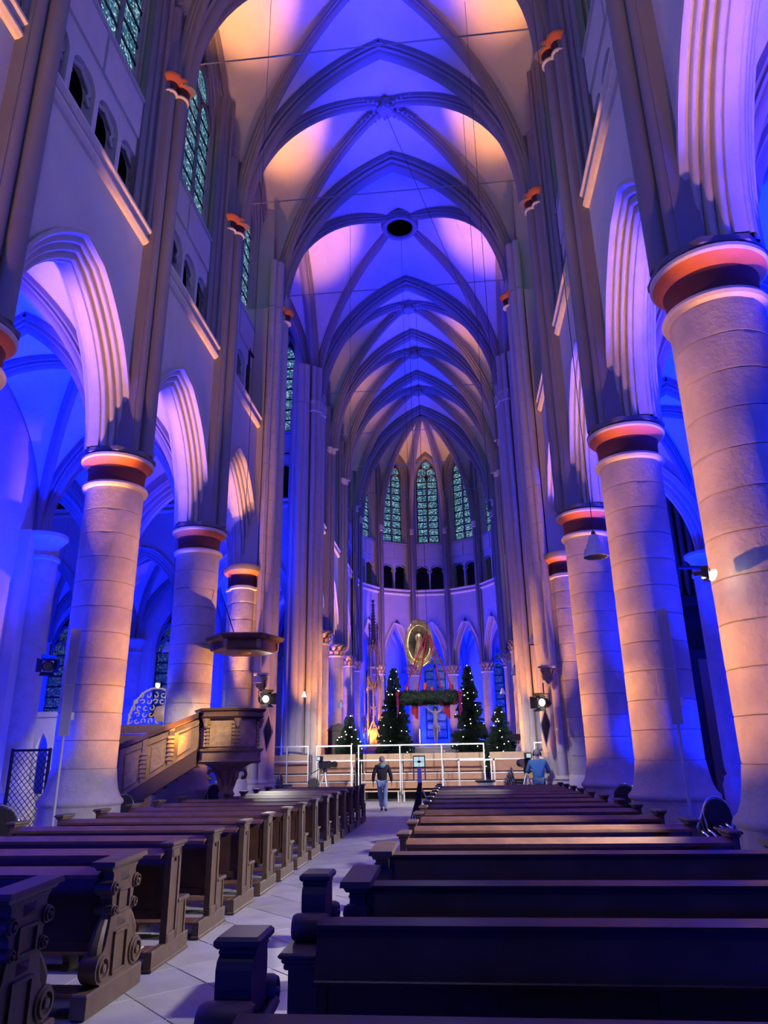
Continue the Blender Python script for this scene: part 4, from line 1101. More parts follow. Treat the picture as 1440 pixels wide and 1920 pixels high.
def stage():
    riser(-6.35, -4.55, 31.0, .12, 'wooden choir riser at far left below the left choir pier', False)
    riser(-4.25, -2.75, 31.3, .30, 'wooden choir riser left of the middle, behind the studio camera', False)
    riser(-2.45, 2.75, 31.4, .34, 'widest wooden choir riser, in the middle behind the walking man')
    riser(2.95, 4.7, 31.3, .12, 'wooden choir riser right of the middle, below the small tree', False)
    riser(4.75, 6.4, 31.0, .12, 'wooden choir riser at far right behind the man in blue', False)
    # guard rails
    def rail(x0, x1, y, n, label, z0=0.0, z1=2.22, t=.025):
        r = empty('guard_rail', ((x0+x1)/2, y, 0), label=label, cat='railing', group='metal guard rails'); w = (x1-x0)/2
        for i in range(n+1):
            x = -w+2*w*i/n; MB().cbox(x-t, x+t, -t, t, z0, z1, .004).build('post', M_ALU, r, False)
        for z in (z1-.03, 1.60) if z0 == 0 else (z1-.03, z0+.05):
            MB().cbox(-w-t, w+t, -t*.9, t*.9, z-.03, z+.03, .004).build('bar', M_ALU, r, False)
    rail(-2.5, 2.72, 31.42, 3, 'pale metal guard rail on the middle riser')
    rail(-4.25, -2.78, 31.25, 1, 'metal guard rail on the riser left of the middle')
    rail(-6.35, -4.55, 30.95, 2, 'metal guard rail on the riser at far left')
    rail(4.75, 6.4, 30.95, 1, 'metal guard rail on the riser at far right')
    # stair frame at far left
    r = empty('stage_stair', (-6.5, 30.4, 0), label='dark metal stair flank beside the far left riser', cat='stair')
    for k in range(2):
        MB().tube([(-.3+.0, -.6, .1+.9*k), (.0, .4, 1.2+.9*k)], .03, 6).build('stringer', M_BLK, r)
    for k in range(5): MB().cbox(-.3, .3, -.5+.2*k, -.3+.2*k, .2+.22*k, .24+.22*k, .004).build('step', M_BLK, r, False)
    MB().tube([(0, .4, 0), (0, .4, 2.1)], .025, 6).build('post', M_BLK, r)
    # empty metal frame on the right and flight case in front of it
    r = empty('empty_frame', (2.3, 27.0, 0), label='empty rectangular metal frame standing behind the right pews', cat='frame')
    for x in (-.62, .62): MB().cbox(x-.03, x+.03, -.02, .02, 0, 1.62, .004).build('upright', M_ALU, r, False)
    MB().cbox(-.65, .65, -.02, .02, 1.56, 1.62, .004).build('crossbar', M_ALU, r, False)
    for x in (-.62, .62): MB().cbox(x-.04, x+.04, -.35, .35, 0, .05, .004).build('foot', M_ALU, r, False)
    r = empty('equipment_case', (2.55, 26.3, 0), label='grey equipment case with black lid inside the empty frame', cat='case')
    MB().cbox(-.26, .26, -.25, .25, .08, .88, .02).build('body', M_SPK, r, False)
    MB().cbox(-.34, .34, -.28, .28, .88, .93, .01).build('lid', M_BLK, r, False)
    MB().add([(-.30,-.30,.35),(.30,-.30,.35),(.36,-.42,.30),(0,-.36,.78),(-.36,-.42,.30)], [(0,1,3),(0,3,4),(1,2,3)]).build('black_cover', M_BLACK, r, False)
    for sx in (-1, 1):
        for sy in (-1, 1): MB().cyl((sx*.2-.02, sy*.2, .04), (sx*.2+.02, sy*.2, .04), .04, n=10).build('caster', M_BLK, r)
stage()

# ---------------------------------------------------------------- technicians' gear
M_SCREEN = mat('lit_screen', (.05, .08, .1), .3, emit=(.55, .75, .8), estr=.9)
M_YEL = mat('yellow_frame', (.75, .62, .28), .5)
def gear():
    # prompter trolley in the aisle
    r = empty('monitor_trolley', (.52, 22.6, 0), label='monitor on a wheeled tripod standing in the aisle', cat='monitor')
    MB().cbox(-.18, .18, -.03, .03, 1.42, 1.76, .008).build('monitor', M_BLK, r, False)
    MB().box(-.155, .155, -.034, -.03, 1.45, 1.73).build('screen', M_SCREEN, r, False)
    g = MB(); g.box(-.155, .155, -.036, -.035, 1.585, 1.595); g.box(-.005, .005, -.036, -.035, 1.45, 1.73)
    g.cbox(-.05, .05, -.037, -.035, 1.56, 1.62, .001); g.build('graticule', M_BLK, r, False)
    for sx in (-1, 1): MB().cbox(sx*.17-.02, sx*.17+.02, -.05, .02, 1.06, 1.40, .006).build('handle', M_YEL, r, False)
    MB().cbox(-.06, .06, -.05, .05, 1.0, 1.42, .01).build('mount', M_ALU, r, False)
    MB().prism([(-.05, 1.0), (.06, 1.0), (.02, .2), (-.22, .2)], -.10, .10, lambda a, b, t: (a, t, b)).build('black_drape', M_BLACK, r, False)
    for ax, ay, m in ((.42, .05, M_PAPER), (-.25, -.25, M_BLK), (-.22, .3, M_BLK)):
        MB().tube([(0, 0, .95), (ax, ay, .1)], .022, 6).build('leg', m, r)
        MB().cyl((ax-.02, ay, .05), (ax+.02, ay, .05), .05, n=10).build('wheel', M_BLK, r)
    def camera(x, y, z, rz, label, s=1.0, ped=True):
        r = empty('studio_camera', (x, y, z), rz, label=label, cat='camera'); r.scale = (s, s, s)
        MB().cbox(-.11, .11, -.28, .22, 1.35, 1.62, .02).build('body', M_BLK, r, False)
        MB().lathe([(.01, 0), (.09, 0), (.10, .25), (.12, .3), (.12, .42), (.01, .40)], n=16).build('lens', M_BLK, r)
        LAST[0].rotation_euler = (-pi/2, 0, 0); LAST[0].location = (0, .22, 1.48)
        MB().cbox(-.10, .10, -.42, -.25, 1.62, 1.80, .01).build('viewfinder', M_BLK, r, False)
        MB().box(-.07, .07, -.425, -.42, 1.65, 1.77).build('screen', M_SCREEN, r, False)
        for sx in (-1, 1): MB().tube([(sx*.08, -.2, 1.34), (sx*.22, -.6, 1.15)], .015, 6).build('pan_bar', M_BLK, r)
        MB().cyl((0,0,1.2), (0,0,1.36), .08, n=12).build('head', M_BLK, r)
        if ped:
            for a in (90, 210, 330):
                MB().tube([(0, 0, 1.2), (.45*cos(radians(a)), .45*sin(radians(a)), .02)], [.035, .02], 8).build('leg', M_ALU, r)
        return r
    camera(3.8, 24.45, 0, .2, 'studio camera on a tripod worked by the man in blue')
    camera(-3.55, 29.4, 0, -.5, 'studio camera on a tripod before the left risers')
    camera(4.35, 34.4, 1.0, .8, 'dark studio camera on the choir platform, right of the small tree')
    # flight case desk beside the man in blue
    r = empty('equipment_desk', (4.1, 22.9, 0), label='low grey equipment desk in front of the man in blue', cat='desk')
    MB().cbox(-.75, .75, -.25, .25, .80, .88, .015).build('top', M_SPKL, r, False)
    MB().cbox(-.72, .72, -.23, .23, .10, .79, .01).build('body', M_SPK, r, False)
    for k in range(6): MB().cbox(-.6+k*.2, -.5+k*.2, -.1, .1, .88, .91, .005).build('fader', M_BLK, r, False)
    # spotlights clamped to the crossing piers
    def lamp(x, y, z, rz, label, lens=None):
        r = empty('stage_spotlight', (x, y, z), rz, label=label, cat='spotlight')
        MB().lathe([(.01, -.28), (.10, -.26), (.14, -.15), (.15, .18), (.13, .2), (.12, .15), (.01, .12)], n=16).build('housing', M_BLK, r)
        LAST[0].rotation_euler = (pi/2, 0, 0)
        MB().lathe([(.01, 0), (.115, 0)], n=16).build('lens', lens or M_LAMPLENS, r)
        LAST[0].rotation_euler = (pi/2, 0, 0); LAST[0].location = (0, -.17, 0)
        for a, b in ((1, 0), (-1, 0), (0, 1), (0, -1)):
            w = .15
            if a: m = MB().hexa([(a*.14,-.2,-w),(a*.15,-.2,-w),(a*.15,-.2,w),(a*.14,-.2,w),(a*.26,-.42,-w*1.2),(a*.27,-.42,-w*1.2),(a*.27,-.42,w*1.2),(a*.26,-.42,w*1.2)])
            else: m = MB().hexa([(-w,-.2,b*.14),(w,-.2,b*.14),(w,-.2,b*.15),(-w,-.2,b*.15),(-w*1.2,-.42,b*.26),(w*1.2,-.42,b*.26),(w*1.2,-.42,b*.27),(-w*1.2,-.42,b*.27)])
            m.build('barn_door', M_BLK, r, False)
        MB().tube([(-.18, 0, 0), (-.18, 0, .26), (.18, 0, .26), (.18, 0, 0)], .015, 6).build('yoke', M_BLK, r)
        MB().tube([(0, 0, .26), (0, 0, .6)], .02, 6).build('clamp', M_BLK, r)
        return r
    lamp(4.42, 23.2, 3.25, -.6, 'black spotlight with barn doors on the right crossing pier')
    lamp(-4.45, 23.2, 3.55, .6, 'black spotlight with barn doors on the left crossing pier')
    lamp(-8.85, 18.0, 4.1, .5, 'black spotlight hanging in the left aisle beside the tracery window', M_CHROME)
    # gilded angel consoles on the same piers, loudspeaker panels below
    for sx, lb in ((-1, 'left'), (1, 'right')):
        r = empty('console', (sx*4.62, 23.42, 3.95), label='carved stone console with leaves on the %s crossing pier' % lb, cat='console')
        m = MB(); foliage_capital(m, (0,0,0), .16, .36, 8, 2); m.build('leaves', M_GILT, r, False)
        MB().lathe([(.04, -.12), (.12, 0), (.16, .1)], n=12).build('stem', M_STONE, r)
        MB().lathe([(.2, .36), (.28, .38), (.28, .44), (.02, .45)], n=8).build('plate', M_STONE, r, False)
        b = empty('wall_speaker', (sx*4.40, 23.55, 2.55), 0, label='narrow dark lozenge-shaped panel hanging on the %s crossing pier' % lb, cat='panel')
        MB().prism([(0, -.62), (.20, .02), (.06, .66), (-.14, .05)], -.03, .03, lambda a, c, t: (a, t, c)).build('board', M_SPK, b, False)
        MB().prism([(0, -.52), (.16, .02), (.05, .54), (-.10, .05)], -.036, .0, lambda a, c, t: (a, t, c)).build('face', M_BLK, b, False)
M_LAMPLENS = mat('lamp_lens', (.9, .9, .85), .2, emit=(1, .95, .85), estr=1.2)
gear()

# ---------------------------------------------------------------- pulpit
M_PUL = mat('pulpit_oak', (.36, .225, .11), .45, noise=.8, nscale=5, bump=.12, bscale=30, dark=.55)
M_PULP = mat('pulpit_panel', (.42, .27, .13), .5, noise=.8, nscale=9, bump=.35, bscale=18, dark=.5)
M_PULD = mat('pulpit_dark_oak', (.12, .065, .035), .4, noise=.6, nscale=6)
def pulpit():
    root = empty('pulpit', (-3.9, 18.0, 0), label='carved wooden pulpit with stair wrapped before the left column', cat='pulpit')
    R = .78; z0, z1 = 1.70, 2.80; n = 6; rot = radians(-90)
    def hexp(r, k): a = rot+pi/n+2*pi*k/n; return (r*cos(a), r*sin(a))
    m = MB(); m.lathe([(.1, z0), (R-.06, z0), (R-.06, z1), (.1, z1)], n=n, a0=rot+pi/n, a1=rot+pi/n+2*pi); m.build('basket', M_PUL, root, False)
    for nm, z, h, o in (('base_moulding', z0-.05, .34, .03), ('cornice', z1-.12, .24, .06)):
        c = MB(); c.lathe([(.1, z), (R+o-.04, z), (R+o+.03, z+.05), (R+o, z+.09), (R+o, z+h-.09), (R+o+.06, z+h-.05), (R+o+.08, z+h), (.1, z+h)], n=n, a0=rot+pi/n, a1=rot+pi/n+2*pi)
        c.build(nm, M_PULD if nm == 'cornice' else M_PUL, root, False)
    for k in range(n):
        p, q = V((*hexp(R-.05, k), 0)), V((*hexp(R-.05, k+1), 0)); d = (q-p); L = d.length; d.normalize(); nn = V((d.y, -d.x, 0))
        pan = MB()
        def P(s, o, z): v = p+d*s+nn*o; return (v.x, v.y, z)
        for a, b, zz0, zz1 in ((.10, L-.10, z0+.34, z1-.32),):
            pan.hexa([P(a,0,zz0),P(b,0,zz0),P(b,.03,zz0),P(a,.03,zz0),P(a,0,zz1),P(b,0,zz1),P(b,.03,zz1),P(a,.03,zz1)])
        pan.build('carved_panel', M_PULP, root, False)
        bl = MB()
        for j in range(7):          # blocked pilaster
            zz = z0+.34+j*.085
            for s in (.05, L-.05): bl.hexa([P(s-.045,0,zz),P(s+.045,0,zz),P(s+.035,.05,zz),P(s-.035,.05,zz),P(s-.045,0,zz+.065),P(s+.045,0,zz+.065),P(s+.035,.05,zz+.065),P(s-.035,.05,zz+.065)])
        tag(bl.build('blocked_pilaster', M_PUL, root, False), kind='stuff')
        co = MB(); v = P(0, .05, z1-.22)
        co.lathe([(.02, -.12), (.05, -.06), (.09, .06), (.10, .1)], v, 8); foliage_capital(co, (v[0], v[1], z1-.30), .05, .16, 6, 1); co.build('corner_console', M_PUL, root, False)
    st = MB(); st.lathe([(.12, .6), (.16, .62), (.13, .75), (.20, .95), (.13, 1.15), (.17, 1.3), (.3, 1.5), (.62, 1.66)], n=8); st.build('stalk', M_PUL, root, False)
    MB().lathe([(.22, 0), (.22, .1), (.16, .14), (.15, .55), (.2, .6), (.1, .62)], n=8).build('pedestal', M_PULD, root, False)
    for k in range(4):
        a = pi/4+k*pi/2; sc = MB(); ca, sa = cos(a), sin(a)
        pts = []
        for t in range(15):
            th = t/14*1.6*pi; rr = .05+.11*(1-t/14); pts.append((ca*(.42-rr*cos(th)), sa*(.42-rr*cos(th)), 1.38+rr*sin(th)))
        sc.tube([(ca*.14, sa*.14, 1.05), (ca*.2, sa*.2, 1.2)]+pts, .045, 6); sc.build('scroll_bracket', M_PUL, root)
    # stair: straight flight towards -x in front of the column, curving away at its foot
    xa, xb_ = -.62, -2.55            # local x of the top and foot of the straight part
    y0, y1 = -.45, .38
    def zt(x): return 2.74+(x-xa)*.36      # handrail height
    def zb(x): return 1.66+(x-xa)*.58
    def slab(nm, x0, x1, lo, hi, y, t, m, par):
        b = MB().hexa([(x0,y,lo(x0)),(x1,y,lo(x1)),(x1,y+t,lo(x1)),(x0,y+t,lo(x0)),(x0,y,hi(x0)),(x1,y,hi(x1)),(x1,y+t,hi(x1)),(x0,y+t,hi(x0))])
        return b.build(nm, m, par, False)
    side = slab('stair_parapet', xa, xb_, lambda x: zb(x)+.3, zt, y0, .06, M_PUL, root)
    slab('string_board', xa, xb_, lambda x: zb(x)-.05, lambda x: zb(x)+.32, y0-.03, .12, M_PULD, root)
    slab('handrail', xa, xb_, lambda x: zt(x)-.02, lambda x: zt(x)+.10, y0-.07, .2, M_PULD, root)
    slab('rail_moulding', xa, xb_, lambda x: zt(x)-.20, lambda x: zt(x)-.16, y0-.03, .05, M_PUL, side)
    slab('rail_moulding', xa, xb_, lambda x: zb(x)+.32, lambda x: zb(x)+.38, y0-.05, .08, M_PUL, side)
    slab('stair_parapet', xa, xb_, lambda x: zb(x)+.3, zt, y1, .06, M_PULD, root)
    k = 3; w = (xa-xb_)/k
    for i in range(k):
        a = xa-w*i-.16; b = xa-w*(i+1)+.16
        slab('carved_panel', a, b, lambda x: zb(x)+.46, lambda x: zt(x)-.26, y0-.03, .05, M_PULP, root)
        xm = xa-w*(i+1) if i < k-1 else xb_+.08
        slab('stair_pilaster', xm+.06, xm-.06, lambda x: zb(x)+.36, lambda x: zt(x)-.04, y0-.06, .08, M_PUL, root)
        bl = MB()
        for j in range(6):
            z = zb(xm)+.46+j*.1; bl.box(xm-.08, xm+.08, y0-.085, y0-.05, z, z+.06)
        tag(bl.build('blocked_pilaster', M_PUL, root, False), kind='stuff')
    for i in range(7):
        x = xa-.1-i*.27; MB().cbox(x-.15, x+.15, y0+.06, y1, zb(x)+.12, zb(x)+.17, .004).build('step', M_PULD, root, False)
    # curved foot
    cu, cr, cs = [], [], []
    for t in range(9):
        th = t/8*pi/2.1; x = xb_-.62*sin(th); y = y0+.62*(1-cos(th)); e = xb_-.62*th*.8
        cu.append((x, y, th, e))
    wl = MB(); wl.grid([[(x, y, max(.05, zb(e)+.0)), (x, y, zt(e)), (x-.05*sin(th), y+.06, zt(e)), (x-.05*sin(th), y+.06, max(.05, zb(e)))] for x, y, th, e in cu], True, True)
    wl.build('curved_parapet', M_PULD, root, False)
    MB().tube([(x, y, zt(e)+.04) for x, y, th, e in cu], .075, 8).build('curved_handrail', M_PULD, root)
    ns = MB()
    lx, ly, lth, le = cu[-1]
    for z, r in ((zt(le)-.25, .10), (zt(le)-.55, .08), (zt(le)-.8, .07), (zt(le)-1.0, .09)): ns.ball((lx, ly, z), r, 8, 6)
    ns.cyl((lx, ly, 0), (lx, ly, zt(le)), .05, n=8); ns.build('carved_newel', M_PULD, root)
    # sounding board
    sb = empty('sounding_board', (-3.85, 18.8, 4.42), label='dark wooden sounding board hanging over the pulpit', cat='canopy')
    R2 = 1.06
    MB().lathe([(.1, .02), (R2-.3, .0), (R2-.2, .06), (R2-.22, .24), (R2-.05, .30), (R2, .38), (R2-.05, .42), (.2, .46)], n=6, a0=.2, a1=.2+2*pi).build('board', M_PULD, sb, False)
    for k in range(6):
        a = .2+2*pi*k/6; MB().cbox(-.05, .05, -.05, .05, .05, .30, .01).build('corner_block', M_PUL, sb, False, loc=((R2-.22)*cos(a), (R2-.22)*sin(a), 0))
    MB().tube([(-.3, .1, .44), (-.9, .35, 1.9)], .015, 6).build('chain', M_BLK, sb)
    MB().lathe([(.01, .0), (.08, -.04), (.16, -.02), (.2, .03)], n=12).build('underside_boss', M_PUL, sb)
pulpit()
# carved openwork crest behind the pulpit stair (a confessional top)
def crest():
    root = empty('carved_crest', (-7.55, 22.0, 0), label='dark cupboard with pale openwork scroll crest left of the pulpit', cat='cabinet')
    MB().cbox(-1.0, .9, -.3, .4, 0, 2.55, .02).build('cabinet', M_PULD, root, False)
    MB().cbox(-1.1, 1.0, -.36, .46, 2.5, 2.78, .03).build('cornice', M_PULD, root, False)
    sc = MB(); rnd = random.Random(4)
    for j in range(5):
        z = 2.9+j*.19; half = .78*sqrt(max(.02, 1-(j/5.0)**2)); n = max(2, int(half*2/.2))
        for i in range(n+1):
            x = -half+2*half*i/n; r = .085
            a0 = rnd.uniform(0, 6)
            sc.tube([(x+(r*(.4+.6*t/10))*cos(a0+t*.5), rnd.uniform(-.0, .0), z+(r*(.4+.6*t/10))*sin(a0+t*.5)) for t in range(11)], .022, 5)
    sc.tube([(.82*cos(t*pi/16), .0, 2.8+1.08*sin(t*pi/16)) for t in range(17)], .035, 6)
    tag(sc.build('openwork', M_CARVE, root), kind='stuff')
    MB().lathe([(.01, -.04), (.16, -.04), (.2, 0), (.16, .03)], n=18).build('medallion', M_PUL, root)
    LAST[0].rotation_euler = (pi/2, 0, 0); LAST[0].scale = (1, 1.2, 1); LAST[0].location = (.18, -.02, 3.1)
M_CARVE = mat('pale_carving', (.42, .33, .24), .5, noise=.5, nscale=12)
crest()
# lattice gate and stone screen in the left aisle
def aisle_things():
    r = empty('lattice_gate', (-9.35, 18.6, 0), -.1, label='black iron lattice gate between the left blue columns', cat='gate')
    for x in (-.55, .55): MB().cbox(x-.03, x+.03, -.03, .03, 0, 2.1, .004).build('post', M_BLK, r, False)
    for z in (.1, 2.05): MB().cbox(-.55, .55, -.02, .02, z-.03, z+.03, .004).build('rail', M_BLK, r, False)
    for k in range(-9, 12):
        for s in (1, -1):
            x0, z0, x1, z1 = -.55, .1+.16*k, .55, .1+.16*k+1.1
            if s < 0: x0, x1 = .55, -.55
            pts = []
            t0 = max(0, (.1-z0)/1.1); t1 = min(1, (2.05-z0)/1.1)
            if t1-t0 < .05: continue
            MB().cyl((x0+(x1-x0)*t0, 0, z0+1.1*t0), (x0+(x1-x0)*t1, 0, z0+1.1*t1), .009, n=4).build('lattice_bar', M_BLK, r, False)
    r = empty('stone_screen', (-9.95, 20.5, 0), 0, label='pale stone screen of pointed arches behind the lattice gate', cat='screen')
    F = Frame((0, 0), (1, 0), (0, 1)); w = MB()
    panel_arches(w, F, -1.1, 1.1, 0, 3.0, [(-.75+.5*i, .19, 2.0, .55, .9) for i in range(4)], 0, .2, 6, True); w.build('arcade', M_WALL, r, False)
    MB().cbox(-1.15, 1.15, -.08, .28, 2.98, 3.14, .02).build('coping', M_WALL, r, False)
    # big pipe organ in the south transept, dark
    o = empty('pipe_organ', (11.3, 28.6, 0), label='dark organ case with upright pipes in the right transept', cat='organ')
    MB().cbox(-1.6, 2.4, -.6, 1.5, 0, 5.4, .05).build('lower_case', M_ORG, o, False)
    MB().cbox(-1.9, 2.6, -.8, 1.5, 7.0, 7.4, .05).build('gallery_beam', M_ORG, o, False)
    MB().cbox(-1.6, 2.4, .6, 1.5, 5.4, 12.5, .05).build('upper_case', M_ORG, o, False)
    for i in range(13):
        x = -1.45+.3*i; h = 3.6+.9*sin(i*.7); p = MB(); p.lathe([(.01, 0), (.02, 0), (.11, .5), (.11, h), (.09, h)], n=12); p.build('pipe', M_PIPE, o, loc=(x, .3, 7.4))
    for i in range(4):
        MB().cbox(-1.5+i*.9, -1.0+i*.9, -.66, -.58, .3, 5.0, .02).build('panel', M_FASC, o, False)
    # cross pipe with lights between the right columns
    t = empty('lighting_bar', (9.0, 19.2, 6.35), .15, label='black lighting bar fixed between right aisle columns', cat='bar')
    MB().cyl((-1.5, 0, 0), (1.0, 0, 0), .05, n=10).build('tube', M_BLK, t)
    for x in (-1.4, .9): MB().cbox(x-.06, x+.06, -.06, .06, -.2, .1, .01).build('clamp', M_BLK, t, False)
    for x, y, z, rz, lb in ((4.72, 8.28, 3.68, 1.1, 'small lit white floodlight on the side of the nearest right column'), (-6.2, 18.85, 3.66, -.6, 'small lit white floodlight on the left of the pulpit column')):
        s = empty('small_floodlight', (x, y, z), rz, label=lb, cat='floodlight')
        MB().cbox(-.08, .08, .03, .11, -.07, .09, .01).build('housing', M_BLK, s, False)
        MB().lathe([(.01, -.02), (.055, -.015), (.07, .02), (.05, .04)], n=14).build('lens', M_LAMPLENS2, s)
        LAST[0].rotation_euler = (pi/2+.5, 0, 0); LAST[0].location = (0, .01, -.01)
        MB().cbox(-.02, .02, .1, .2, .0, .04, .004).build('bracket', M_BLK, s, False)
M_LAMPLENS2 = mat('bright_lamp_lens', (.9, .9, .9), .2, emit=(1, .98, .95), estr=14)
M_ORG = mat('organ_case', (.035, .022, .018), .5, noise=.5); M_PIPE = mat('organ_pipe', (.20, .19, .19), .35, metal=.6)
aisle_things()
# ---------------------------------------------------------------- choir furnishings
M_GOLD = mat('bright_gilding', (.80, .60, .22), .32, metal=.75, noise=.6, nscale=14, dark=.45)
M_NEEDLE = mat('fir_needles', (.020, .045, .026), .7, noise=.6, nscale=9, dark=.5)
M_BARK = mat('fir_bark', (.06, .04, .025), .9)
M_BULB = mat('fairy_bulb', (1, .95, .8), .4, emit=(1, .93, .78), estr=9)
M_RIBBON = mat('red_ribbon', (.42, .02, .025), .5); M_CANDLE = mat('red_candle', (.50, .025, .02), .4)
M_IVORY = mat('painted_wood_figure', (.62, .50, .38), .5, noise=.4, nscale=8)
def fir(x, y, z, h, r, label, seed, light=False):
    root = empty('fir_tree', (x, y, z), label=label, cat='tree', group='Christmas trees in the choir')
    rnd = random.Random(seed)
    MB().tube([(0,0,0), (0,0,h*.5), (0,0,h)], [.07, .04, .006], 7).build('trunk', M_BARK, root)
    fo = MB(); tips = []
    lev = int(h/.105)
    for l in range(lev):
        t = (l+.5)/lev; zz = .22+t*(h-.25); R = r*(1-t)**.8*rnd.uniform(.78, 1.08)+.05; n = max(4, int(9*(1-t)+5))
        for i in range(n):
            a = rnd.uniform(0, 2*pi); L = R*rnd.uniform(.7, 1.08); ca, sa = cos(a), sin(a); dr = -.30*L-.02+.12*L*t
            k = max(3, int(L/.08))
            for j in range(k):
                s0 = L*((j+.4)/k); z0 = zz+dr*(s0/L)+.10*(s0/L)**2; bx, by = ca*s0, sa*s0
                for sg in (-1, 1):      # side sprays, drooping
                    w = (.07+.26*(1-j/k)*min(1, L))*rnd.uniform(.7, 1.15); fx = ca*.15-sg*sa*w; fy = sa*.15+sg*ca*w; dz = -.03-.10*rnd.random()
                    fo.add([(bx-ca*.03, by-sa*.03, z0+.02), (bx+ca*.05, by+sa*.05, z0-.02), (bx+fx, by+fy, z0+dz)], [(0,1,2)])
                    fo.add([(bx, by, z0+.03), (bx+fx*.5+ca*.05, by+fy*.5+sa*.05, z0+dz*.5+.05), (bx+fx*.85, by+fy*.85, z0+dz-.06), (bx+fx*.4-ca*.03, by+fy*.4-sa*.03, z0+dz*.4-.05)], [(0,1,2,3)])
            fo.add([(ca*(L-.14)-sa*.05, sa*(L-.14)+ca*.05, zz+dr+.09), (ca*(L-.14)+sa*.05, sa*(L-.14)-ca*.05, zz+dr+.07), (ca*(L+.07), sa*(L+.07), zz+dr+.08)], [(0,1,2)])
            tips.append((ca*L*.99, sa*L*.99, zz+dr+.13))
    tag(fo.build('needle_sprays', M_NEEDLE, root, False), kind='stuff')
    b = MB().ball((0,0,0), .024, 6, 4); me = None
    for p in rnd.sample(tips, min(len(tips), int(14+h*8))):
        if me is None: o = b.build('fairy_light', M_BULB, root, loc=p); me = o
        else: share(me, root, p, name='fairy_light')
    MB().lathe([(.22, -.02), (.25, .0), (.25, .25), (.2, .27), (.02, .28)], n=14).build('stand', M_BARK, root)
def wreath():
    root = empty('advent_wreath', (.40, 35.4, 4.38), label='huge advent wreath hanging on red ropes before the crucifix', cat='wreath')
    rnd = random.Random(11); R, r = 1.22, .30
    MB().tube([(R*cos(t*pi/16), R*sin(t*pi/16), 0) for t in range(33)], r*.72, 10, False).build('core', M_NEEDLE, root)
    nd = MB()
    for i in range(5200):
        a = rnd.uniform(0, 2*pi); b = rnd.uniform(0, 2*pi); q = r*rnd.uniform(.6, .8); c = V((R*cos(a), R*sin(a), 0)); o = V((cos(a)*cos(b), sin(a)*cos(b), sin(b)))
        tn = V((-sin(a), cos(a), 0)); p = c+o*q; e = p+o*.10+tn*rnd.uniform(-.14, .14)+V((0,0,rnd.uniform(-.05, .05))); w = o.cross(e-p).normalized()*.02
        nd.add([p+w*1.6, p-w*1.6, e], [(0,1,2)])
    tag(nd.build('fir_twigs', M_NEEDLE, root, False), kind='stuff')
    for a in (175, 5, 262, 85):
        ca, sa = cos(radians(a)), sin(radians(a))
        MB().lathe([(.01, .2), (.10, .2), (.10, .58), (.08, .60), (.01, .585)], n=14).build('candle', M_CANDLE, root, loc=(R*ca*.88, R*sa*.88, 0))
    for a, s in ((200, 1), (-22, 1), (120, 1), (60, 1)):
        ca, sa = cos(radians(a)), sin(radians(a)); tn = V((-sa, ca, 0)); c = V((ca*(R+.02), sa*(R+.02), 0)); o = V((ca, sa, 0))
        m = MB()
        rows = []
        for t in range(13):
            th = t/12*2*pi; p = V((R*ca, R*sa, 0))+o*((r+.03)*cos(th))+V((0,0,(r+.03)*sin(th))); rows.append([p-tn*.11, p+tn*.11])
        m.grid(rows)
        for k, (dx, L) in enumerate(((-.09, .95), (.10, .75))):
            q = c+o*(r+.04); rows = []
            for t in range(7):
                z = .05-L*t/6; rows.append([q+tn*(dx-.09)+o*.02*sin(t*1.4)+V((0,0,z-(.05 if t == 6 else 0))), q+tn*(dx+.09)+o*.02*sin(t*1.4+.6)+V((0,0,z+(.05 if t == 6 else 0)))])
            m.grid(rows)
        for sg in (-1, 1):
            q = c+o*(r+.06)+V((0,0,.12)); m.tube([q, q+tn*sg*.15+V((0,0,.12)), q+tn*sg*.28+V((0,0,.05)), q+tn*sg*.12-V((0,0,.06)), q], .035, 6)
        m.build('ribbon', M_RIBBON, root, False)
    for a in (200, -22, 120, 60):
        ca, sa = cos(radians(a)), sin(radians(a))
        MB().tube([(R*ca, R*sa, .3), (R*ca*.10, R*sa*.10, 3.0)], .035, 6).build('rope', M_RIBBON, root)
    MB().cyl((0,0,2.95), (0,0,21.8), .012, n=5).build('cable', M_BLK, root)
def figure_mesh(name, verts, edges, radii, m, parent, sub=2, loc=None):
    """continuous body grown with a Skin modifier over a joint skeleton"""
    me = bpy.data.meshes.new(name); me.from_pydata(verts, edges, []); me.update()
    o = bpy.data.objects.new(name, me); COL.objects.link(o)
    sk = o.modifiers.new('skin', 'SKIN'); sk.use_smooth_shade = True
    if not me.skin_vertices: bpy.context.view_layer.objects.active = o
    for i, r in enumerate(radii):
        sv = me.skin_vertices[0].data[i]; sv.radius = r if isinstance(r, tuple) else (r, r)
        sv.use_root = (i == 0)
    if sub:
        s = o.modifiers.new('sub', 'SUBSURF'); s.levels = s.render_levels = sub
    dg = bpy.context.evaluated_depsgraph_get(); dg.update()
    nm = bpy.data.meshes.new_from_object(o.evaluated_get(dg)); bpy.data.objects.remove(o); bpy.data.meshes.remove(me)
    nm.name = name; nm.materials.clear(); nm.materials.append(m)
    nm.polygons.foreach_set('use_smooth', [True]*len(nm.polygons))
    o = bpy.data.objects.new(name, nm); COL.objects.link(o); o.parent = parent
    if loc: o.location = loc
    return o
